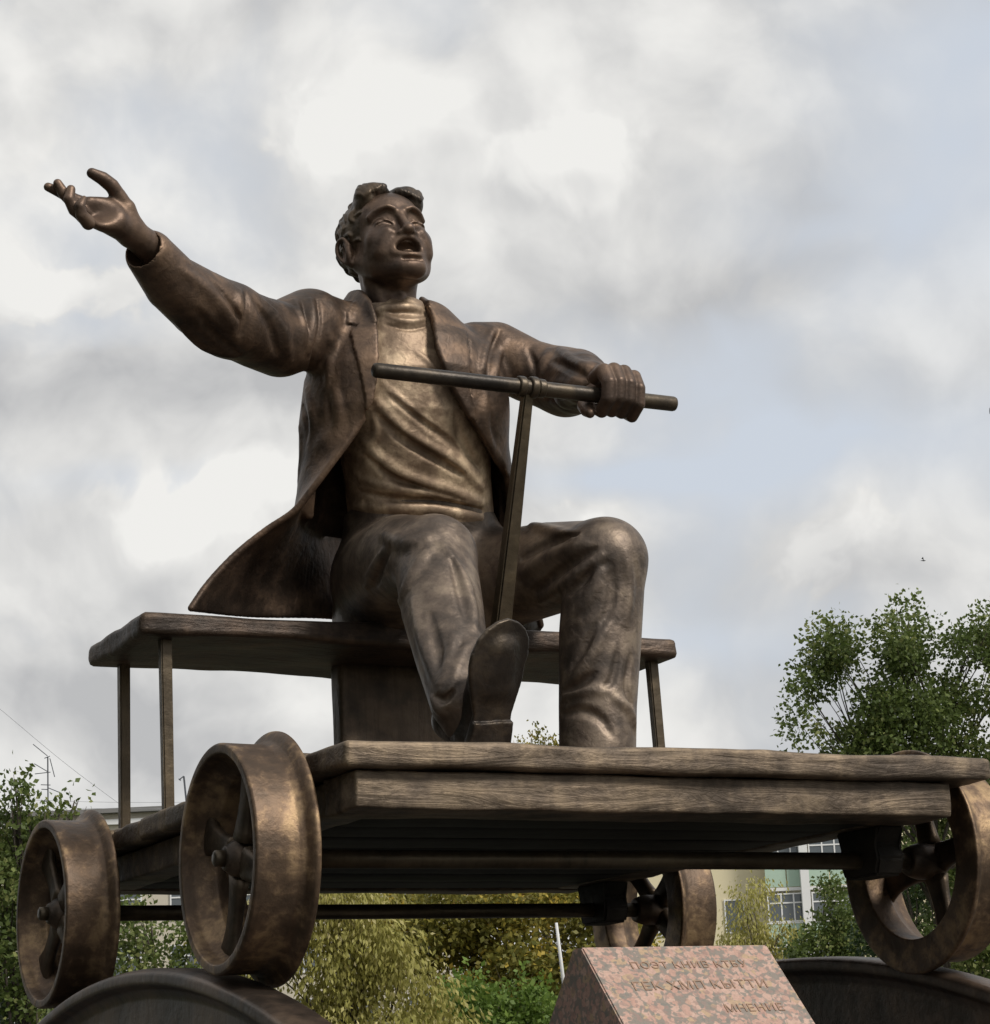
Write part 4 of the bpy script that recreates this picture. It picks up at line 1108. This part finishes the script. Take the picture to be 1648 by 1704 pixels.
# big tree at the right
rt = [(1410, 1090, 56), (1385, 1125, 46), (1350, 1160, 36), (1505, 1050, 46), (1490, 1095, 46), (1530, 1115, 44), (1600, 1072, 44), (1640, 1060, 40), (1690, 1080, 60), (1450, 1170, 56), (1530, 1190, 60), (1600, 1165, 56), (1660, 1180, 56), (1335, 1215, 38), (1385, 1235, 44), (1440, 1255, 56), (1520, 1270, 60), (1600, 1270, 60), (1680, 1280, 60), (1560, 1365, 66), (1640, 1385, 66), (1590, 1470, 66), (1500, 1440, 55), (1560, 1560, 60), (1640, 1580, 70), (1480, 1180, 40), (1560, 1230, 50), (1470, 1215, 44)]
tree('tall green poplar rising behind the right end of the trolley deck', 26, rt, 40000, .055, M['leaf_green'], 5, depth=.9, trunk=1590, aspect=.72, stem_r=.075, bare=0)
# left tree
tree('leafy dark green tree at the left edge beside the rear wheel', 13, [(22, 1300, 18), (40, 1325, 22), (15, 1360, 30), (65, 1360, 26), (105, 1350, 18), (128, 1335, 11), (145, 1348, 9), (30, 1410, 42), (85, 1395, 36), (10, 1470, 46), (60, 1470, 44), (20, 1550, 52), (80, 1560, 46), (15, 1640, 52), (70, 1670, 52), (130, 1690, 40), (-40, 1420, 60), (-40, 1560, 60)],
     7000, .040, M['leaf_green'], 7, trunk=30, aspect=.62, stem_r=.05)
tree('green shrub behind the left axle in front of the pale building', 17, [(235, 1520, 26), (215, 1560, 34), (265, 1590, 40), (320, 1560, 34), (235, 1625, 40), (300, 1640, 40), (190, 1680, 50), (330, 1690, 50), (200, 1500, 18)],
     5000, .046, M['leaf_green'], 8, cat='shrub', aspect=.65)
tree('pale olive willow with drooping leaves behind the front left wheel', 15, [(560, 1520, 42), (600, 1500, 34), (545, 1590, 50), (620, 1560, 42), (660, 1600, 34), (600, 1640, 56), (520, 1660, 50), (680, 1680, 48), (640, 1720, 60), (540, 1730, 60), (740, 1716, 42), (480, 1700, 44), (480, 1480, 40), (540, 1480, 34), (410, 1560, 60)],
     24000, .046, M['leaf_olive'], 9, droop=.75, aspect=.42)
tree('dark green tree with yellowing patches beneath the trolley floor', 32, [(700, 1530, 56), (770, 1530, 60), (850, 1520, 60), (930, 1530, 54), (700, 1600, 60), (780, 1600, 64), (860, 1600, 64), (940, 1610, 56), (990, 1540, 46), (650, 1540, 56), (820, 1680, 70), (900, 1690, 60), (1040, 1580, 60)],
     26000, .085, M['leaf_autumn'], 10, aspect=.7, depth=1.2)
tree('rust coloured autumn tree under the rear edge of the trolley floor', 40, [(880, 1490, 34), (920, 1496, 28), (840, 1494, 34), (800, 1500, 30), (960, 1502, 20)],
     7000, .085, M['leaf_rust'], 11, aspect=.7)
tree('bright green young shrub at the bottom between willow and granite stone', 24, [(780, 1680, 34), (830, 1690, 34), (740, 1700, 34), (880, 1670, 30), (860, 1720, 40), (800, 1730, 40), (920, 1700, 26)],
     6000, .07, M['leaf_bright'], 12, cat='shrub', aspect=.6)
tree('thin weeping birch in front of the yellow house wall', 60, [(1250, 1480, 22), (1240, 1520, 26), (1262, 1545, 24), (1225, 1560, 26), (1290, 1570, 26), (1310, 1545, 18), (1250, 1600, 34), (1215, 1600, 26), (1300, 1610, 26)],
     6500, .11, M['leaf_olive'], 13, droop=.9, aspect=.45)
tree('dark green bush low in front of the green balconies', 50, [(1390, 1490, 20), (1395, 1530, 22), (1370, 1560, 26), (1400, 1580, 26), (1340, 1580, 24), (1410, 1610, 30), (1350, 1610, 24), (1430, 1560, 30)],
     6500, .10, M['leaf_green'], 14, cat='shrub', aspect=.65)
tree('far tree top showing between the shoe and the bent leg', 75, [(880, 1232, 12), (900, 1228, 12), (918, 1236, 12), (900, 1260, 30), (860, 1270, 30), (940, 1275, 30), (900, 1330, 60), (900, 1420, 70)],
     7000, .12, M['leaf_autumn'], 15, aspect=.7, depth=.7)
tree('dark trees closing the view behind the far wheel', 45, [(1480, 1560, 50), (1540, 1600, 50), (1600, 1640, 60), (1490, 1500, 50), (1560, 1480, 60), (1620, 1560, 60), (1640, 1480, 50)],
     12000, .10, M['leaf_dark'], 16, aspect=.7)
tree('dark hedge of trees far behind the left tree', 40, [(20, 1440, 60), (60, 1540, 70), (110, 1620, 70), (30, 1640, 80), (150, 1690, 60), (-30, 1540, 70)],
     12000, .10, M['leaf_dark'], 17, aspect=.7)
# unseen trees added round the square to block low sky light, left and behind
def shade_wood():
    rng = np.random.default_rng(77); cl = []
    for k in range(46):
        a = R_(118 + k / 45 * 262) + rng.normal() * .03              # from the left of the view round behind the viewpoint to its right
        if k < 16: r = 11 + rng.uniform(0, 4); h = rng.uniform(8.0, 11.0)
        else: r = 27 + rng.uniform(0, 8); h = rng.uniform(5.0, 8.0)
        c = np.array([.8 + math.cos(a) * r, .5 + math.sin(a) * r, 0.0]); w = h * .30
        q = (c - CAMC); uu = CAMR @ q
        if uu[2] > 0 and abs(uu[0] / uu[2]) < .235: continue
        for zc in np.linspace(GROUND + w * .7, GROUND + h - w * .8, 4):
            cl.append((np.array([c[0] + rng.normal() * .4, c[1] + rng.normal() * .4, zc]), (w, w, w)))
    me = leaves_mesh('added_shade_wood', cl, 46000, .34, rng, 0.1, .75)
    tag(link('added_shade_wood', me, M['leaf_dark']), 'added unseen trees round the square, shading the low sky', 'shade_wood', kind='stuff')
shade_wood()
# ------------------------------------------------------------------ houses
def plaster(name, c1, c2):
    q = NB(name); n = q.noise(.8, 6, .65, q.obj()); return q.set(Base_Color=q.mix(n, c1, c2), Roughness=.9)
M['yellow'] = plaster('yellow_plaster', (.66, .58, .38), (.74, .66, .46)); M['cream'] = plaster('cream_plaster', (.50, .45, .36), (.62, .57, .47))
M['mint'] = plaster('mint_panel', (.36, .50, .40), (.46, .58, .48)); M['white'] = plaster('white_paint', (.70, .70, .70), (.80, .80, .79)); M['grey'] = plaster('grey_roof', (.16, .16, .16), (.24, .23, .22))
M['glass'] = NB('window_glass').set(Base_Color=(.09, .105, .115), Roughness=.08, Specular_IOR_Level=.6)
FH = np.array([CAMR[2][0], CAMR[2][1], 0]); FH /= np.linalg.norm(FH); RH = np.array([FH[1], -FH[0], 0])
class Facade:
    """a house front square to the line of sight, measured in metres along the front (x) and up (z)"""
    def __init__(s, name, label, u0, dist, width, height, depth, wall):
        s.o0 = CAMC + FH * dist; p = s.on(u0, 1600); s.org = np.array([p[0], p[1], GROUND]); s.w, s.h = width, height
        s.root = empty(name, tuple(s.org), math.atan2(RH[1], RH[0])); tag(s.root, label, 'building')
        bm = bmesh.new(); box_bm(bm, (width / 2, depth / 2, height / 2), (width, depth, height)); s.part('wall', bm, wall)
    def on(s, u, v):
        D = ray(u, v); return CAMC + D * (FH @ (s.o0 - CAMC)) / (FH @ D)
    def xz(s, u, v):
        p = s.on(u, v) - s.org; return p @ RH, p[2]
    def part(s, name, bm, mat, parent=None):
        o = link(name, bm_mesh(name, bm), mat); o.parent = parent or s.root; return o
    def box(s, name, x0, x1, z0, z1, y0, y1, mat, parent=None):
        bm = bmesh.new(); box_bm(bm, ((x0 + x1) / 2, (y0 + y1) / 2, (z0 + z1) / 2), (x1 - x0, y1 - y0, z1 - z0)); return s.part(name, bm, mat, parent)
    def window(s, x0, x1, z0, z1, mull=1, cross=True, y=0.0):
        w = s.box('window', x0, x1, z0, z1, y - .04, y + .05, M['glass'])
        t = .07; bm = bmesh.new()
        def bar(a, b, c, d): box_bm(bm, ((a + b) / 2, y - .05, (c + d) / 2), (b - a, .05, d - c))
        bar(x0 - t, x1 + t, z0 - t, z0); bar(x0 - t, x1 + t, z1, z1 + t); bar(x0 - t, x0, z0 + .001, z1 - .001); bar(x1, x1 + t, z0 + .001, z1 - .001)
        for i in range(mull):
            xm = x0 + (x1 - x0) * (i + 1) / (mull + 1); bar(xm - t / 2, xm + t / 2, z0 + .001, z1 - .001)
        if cross: bm2 = bm; box_bm(bm, ((x0 + x1) / 2, y - .052, z0 + (z1 - z0) * .68), (x1 - x0 - .002, .05, t))
        s.part('frame', bm, M['white'], w); return w
# the house on the right: yellow wall, balconies with mint panels
B = Facade('apartment_house', 'yellow apartment house with mint green glazed balconies behind the granite stone', 1060, 120, 34, 16.2, 11, M['yellow'])
B.box('roof', -.3, 34.3, 16.2, 16.6, -.4, 11.3, M['grey'])
ST = 2.8; x0, zz = B.xz(1270, 1482); zb = zz % ST
wx0, _ = B.xz(1207, 1500); wx1, _ = B.xz(1236, 1500)
for f in range(5):
    zf = zb + f * ST
    for xx in (wx0, wx0 - 3.4, wx0 + 11.5, wx0 + 15.0, wx0 + 18.5):
        if zf + 2.2 < 16 and xx > .5: B.window(xx, xx + wx1 - wx0, zf - 2.0 if zf > 2.2 else zf + .4, zf - .45 if zf > 2.2 else zf + 1.9, 0, False)
    bx0, bx1 = x0, x0 + 4.35
    bal = B.box('balcony', bx0, bx1, zf - .16, zf, -1.25, -.002, M['white'])
    for k in range(4):
        pw = (bx1 - bx0) / 4; B.box('panel', bx0 + k * pw + .03, bx0 + (k + 1) * pw - .03, zf + .03, zf + 1.0, -1.24, -1.19, M['mint'], bal)
    B.box('rail', bx0 - .02, bx1 + .02, zf + 1.01, zf + 1.08, -1.26, -1.17, M['white'], bal)
    for (a, b) in ((bx0 + .12, bx0 + 2.0), (bx0 + 2.35, bx1 - .12)):
        B.window(a, b, zf + 1.16, zf + 2.45, 2, True, -1.18)
px0, _ = B.xz(1329, 1500); B.box('downpipe', px0, px0 + .42, .2, 16.0, -1.75, -1.40, M['white'])
# the long pale house on the left
def left_house():
    D = 115; p = CAMC + FH * D
    f = Facade('long_house', 'long cream house with roof aerials behind the left tree and rear wheels', -140, D, 26.0, float((lambda q: q[2])(CAMC + ray(240, 1352) * (FH @ (FH * D)) / (FH @ ray(240, 1352))) - GROUND), 12, M['cream'])
    f.box('roof', -.4, 26.4, f.h, f.h + .22, -.5, 12.4, M['grey'])
    f.box('cornice', -.2, 26.2, f.h - .55, f.h - .30, -.25, -.003, M['white'])
    for r in range(5):
        for c in range(9):
            x = 1.0 + c * 2.85; z = f.h - 2.4 - r * 2.8
            if z > .5: f.window(x, x + 1.35, z, z + 1.45, 1, True)
    return f
A = left_house()
# aerials on its roof
def aerial(label, D, mast, bars, r=.02):
    P = lambda u, v: CAMC + ray(u, v) * D
    base = P(*mast[0]); root = empty('roof_aerial', tuple(base)); tag(root, label, 'aerial', 'roof aerials')
    inv = Matrix.Translation(root.location).inverted()
    for nm, pts, rr in [('mast', mast, r * 1.6)] + [('aerial_rod', b, r) for b in bars]:
        o = link(nm, tube_mesh(nm, [P(*p) for p in pts], rr, 6), M['aerial']); o.parent = root; o.matrix_parent_inverse = inv
M['aerial'] = NB('aerial_metal').set(Base_Color=(.16, .17, .19), Metallic=.6, Roughness=.5)
aerial('tall television aerial with cross rods above the left tree', 118, [(80, 1350), (79.5, 1259)], [[(74, 1262), (83, 1258.5)], [(58, 1288), (84, 1285)], [(68, 1306), (84, 1306.5)], [(69, 1313.5), (80, 1314)], [(74, 1334), (81, 1332)], [(55, 1238.5), (79, 1258)], [(57, 1271), (79, 1284)], [(83, 1262), (91, 1293)], [(80, 1311), (102, 1320)]], .022)
aerial('short hooked aerial beside the front left wheel rim', 118, [(312, 1352), (306, 1292)], [[(298, 1298), (306, 1291.5)], [(297.5, 1296), (301, 1299)]], .03)
for k, (a, b) in enumerate((((-60, 1327), (420, 1334)), ((0, 1180), (215, 1350)), ((120, 1345), (420, 1338)))):
    pa = CAMC + ray(*a) * 100; pb = CAMC + ray(*b) * 104; mid = (pa + pb) / 2 - np.array([0, 0, .12])
    tag(link('overhead_wire', tube_mesh('overhead_wire', spline([pa, mid, pb], 6), .007, 5), M['aerial']), ('thin overhead wire running level above the left roof', 'thin overhead wire slanting down through the sky behind the bench posts', 'thin overhead wire just over the roof edge at left')[k], 'wire', 'overhead wires')
# slender white pole behind the stone
D = 22; pa = CAMC + ray(926, 1536) * D; pb = CAMC + ray(938, 1634) * D; pc = pb + (pb - pa) * ((GROUND - pb[2]) / (pb[2] - pa[2]))
root = empty('white_pole', tuple(pc)); tag(root, 'slender white pole leaning beside the granite stone', 'pole'); inv = Matrix.Translation(root.location).inverted()
o = link('shaft', tube_mesh('shaft', [pc, pb, pa], [.02, .018, .014], 8), M['white'], None, True); o.parent = root; o.matrix_parent_inverse = inv
dr = (pa - pb) / np.linalg.norm(pa - pb)
for k in range(7):
    c = pb + (pa - pb) * (k + .3) / 7.2; me = bpy.data.meshes.new('bracket')
    o = link('bracket', tube_mesh('bracket', [c, c + RH * -.028 + dr * .01], [.010, .005], 6), M['bark']); o.parent = root; o.matrix_parent_inverse = inv
# bird
def bird():
    c = far(1537, 933, 70); me = bpy.data.meshes.new('bird')
    V = [(0, -.09, 0), (.022, -.02, .012), (-.022, -.02, .012), (0, .02, -.018), (0, .10, .004), (.15, -.01, .05), (.07, .05, .03), (-.15, -.01, .05), (-.07, .05, .03), (0, .0, .024)]
    F = [(0, 1, 9), (0, 9, 2), (0, 3, 1), (0, 2, 3), (1, 4, 9), (9, 4, 2), (1, 3, 4), (2, 4, 3), (1, 5, 6), (6, 5, 1), (2, 8, 7)]
    me.from_pydata(V, [], F[:9] + F[10:]); me.update()
    o = link('bird', me, M['aerial']); o.location = tuple(c); o.rotation_euler = (.1, .3, .8)
    tag(o, 'small dark bird flying in the sky at right', 'bird')
bird()
# street lamp whose head just reaches the right edge
def lamp():
    D = 16; tip = far(1643, 684, D); root = empty('street_lamp', (tip[0] + RH[0] * 1.6, tip[1] + RH[1] * 1.6, GROUND)); tag(root, 'street lamp whose head tip enters at the right edge', 'lamp')
    inv = Matrix.Translation(root.location).inverted(); b = np.array(root.location); t = tip + RH * .02
    h = tube_mesh('lamp_head', [t, t + RH * .05, t + RH * .40, t + RH * .55], [.022, .035, .075, .03], 12)
    arm = tube_mesh('arm', spline([t + RH * .5, t + RH * 1.1 + np.array([0, 0, .06]), np.array([b[0], b[1], t[2] - .4])], 5), .03, 10)
    post = tube_mesh('post', [b, np.array([b[0], b[1], t[2] - .38])], [.07, .045], 14)
    for nm, me in (('lamp_head', h), ('arm', arm), ('post', post)):
        o = link(nm, me, M['aerial'], None, True); o.parent = root; o.matrix_parent_inverse = inv
lamp()
